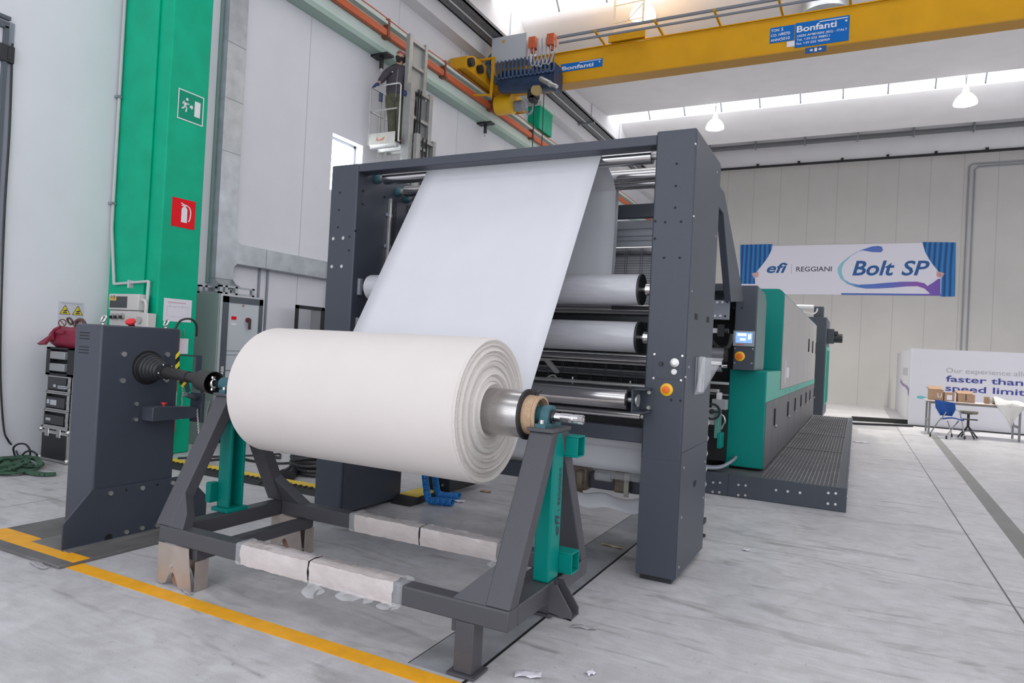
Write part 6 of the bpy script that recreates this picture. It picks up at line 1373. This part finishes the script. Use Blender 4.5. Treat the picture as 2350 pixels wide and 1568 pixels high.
cb_ = thing('cable_bundle', 'coiled bundle of thick black cables with plugs beside the left machine post', 'cable bundle', (-5.45, 6.2, 0))
rnd = random.Random(5); cc_ = PZ(722,1088,0)
for k in range(12):
    pts = []; a0 = rnd.uniform(0, 6.28); Rk = rnd.uniform(.20, .30)
    for j in range(15):
        a = a0+2*math.pi*j/14; pts.append(cc_+Vector((Rk*1.05*math.cos(a), Rk*.75*math.sin(a), .035+.020*k+.045*math.sin(a*2+k)*(.3+.05*k)+.03*(k % 3))))
    for p_ in pts: p_.z = max(.03, p_.z)
    part(cb_, 'loop', MB().tube(pts, .024, 8, 2), mat('cable_black', (.03,.03,.033), .45))
for (a, b) in (((652,1088),(662,1082)), ((668,1090),(676,1081))):
    p0, p1 = PZ(*a,.05), PZ(*b,.05); part(cb_, 'plug', MB().cyl(p0, p1+(p1-p0)*.9, .05, 16).cyl(p0-(p1-p0)*.25, p0, .058, 16), DARK)
for px, lab in ((975,'blue coiled air hose hanging to the floor, left of two'), (989,'blue coiled air hose hanging to the floor, right of two')):
    o = thing('air_hose', lab, 'hose', (PZ(px+10,1148).x, PZ(px+10,1148).y, 0), 'blue coiled air hoses')
    base = PZ(px+10,1149,.04) if px < 980 else PZ(px+18,1138,.04); top = base+Vector((-.16,.06,.62)); pts = []
    for i in range(200):
        t = i/199; c = top.lerp(base, t); c.z = base.z+(top.z-base.z)*(1-t)**1.6
        pts.append(c+Vector((.030*math.cos(i*1.0), .030*math.sin(i*1.0)*.8, .018*math.sin(i*1.0))))
    d0 = Vector((.22,.08,0)) if px < 980 else Vector((.17,.12,0))
    for i in range(90):
        t = i/89; pts.append(base+d0*t+Vector((.004, .035*math.cos(i*1.0), .0+.032*math.sin(i*1.0))))
    part(o, 'coil', MB().tube(pts, .0085, 6), HOSEB)
def litter(px, py, w, h, lab, m=PAPER, rot=0., z=.003):
    p = PZ(px, py, 0); o = thing('paper_scrap', lab, 'litter', (p.x, p.y, 0), 'scraps on the floor'); rnd = random.Random(px)
    mb = MB().grid(lambda u, v: (p.x+w*((u-.5)*math.cos(rot)-(v-.5)*h/w*math.sin(rot)), p.y+w*((u-.5)*math.sin(rot)+(v-.5)*h/w*math.cos(rot)), z+.012*abs(math.sin(5*u+3*v))), 5, 4)
    part(o, 'sheet', mb, m, solid=.0015)
TAPEC = mat('clear_tape', (.62,.61,.63), .2, alpha=.55)
litter(1340,1443,.14,.035,'strip of clear tape on the floor right of the cradle foot', TAPEC, .3)
litter(1212,1552,.13,.06,'crumpled white scrap on the floor by the near cradle foot', PAPER, .4)
litter(1355,1548,.05,.04,'small white scrap near the bottom edge right of the cradle foot', PAPER, 1.)
litter(1405,1256,.20,.03,'torn yellow and white tape piece on the trench cover behind the cradle', mat('tape_sand', (.55,.45,.27), .6), -.15)
litter(1976,1016,.30,.16,'white rag lying beside the walkway end', PAPER, .5)
litter(1052,1152,.12,.08,'white paper scrap beside the blue coiled hoses', PAPER, .2)
litter(1115,1130,.12,.06,'brown scrap on the floor under the roll', CARD, .2)
litter(1712,1264,.06,.05,'small paper scrap on the floor right of the right post', PAPER, .2)
litter(90,1300,.20,.05,'strip of clear printed film on the floor before the floor plate', TAPEC, -.15)
litter(428,1361,.12,.03,'pale tape strip on the floor by the left wheel housing', TAPEC, -.3)
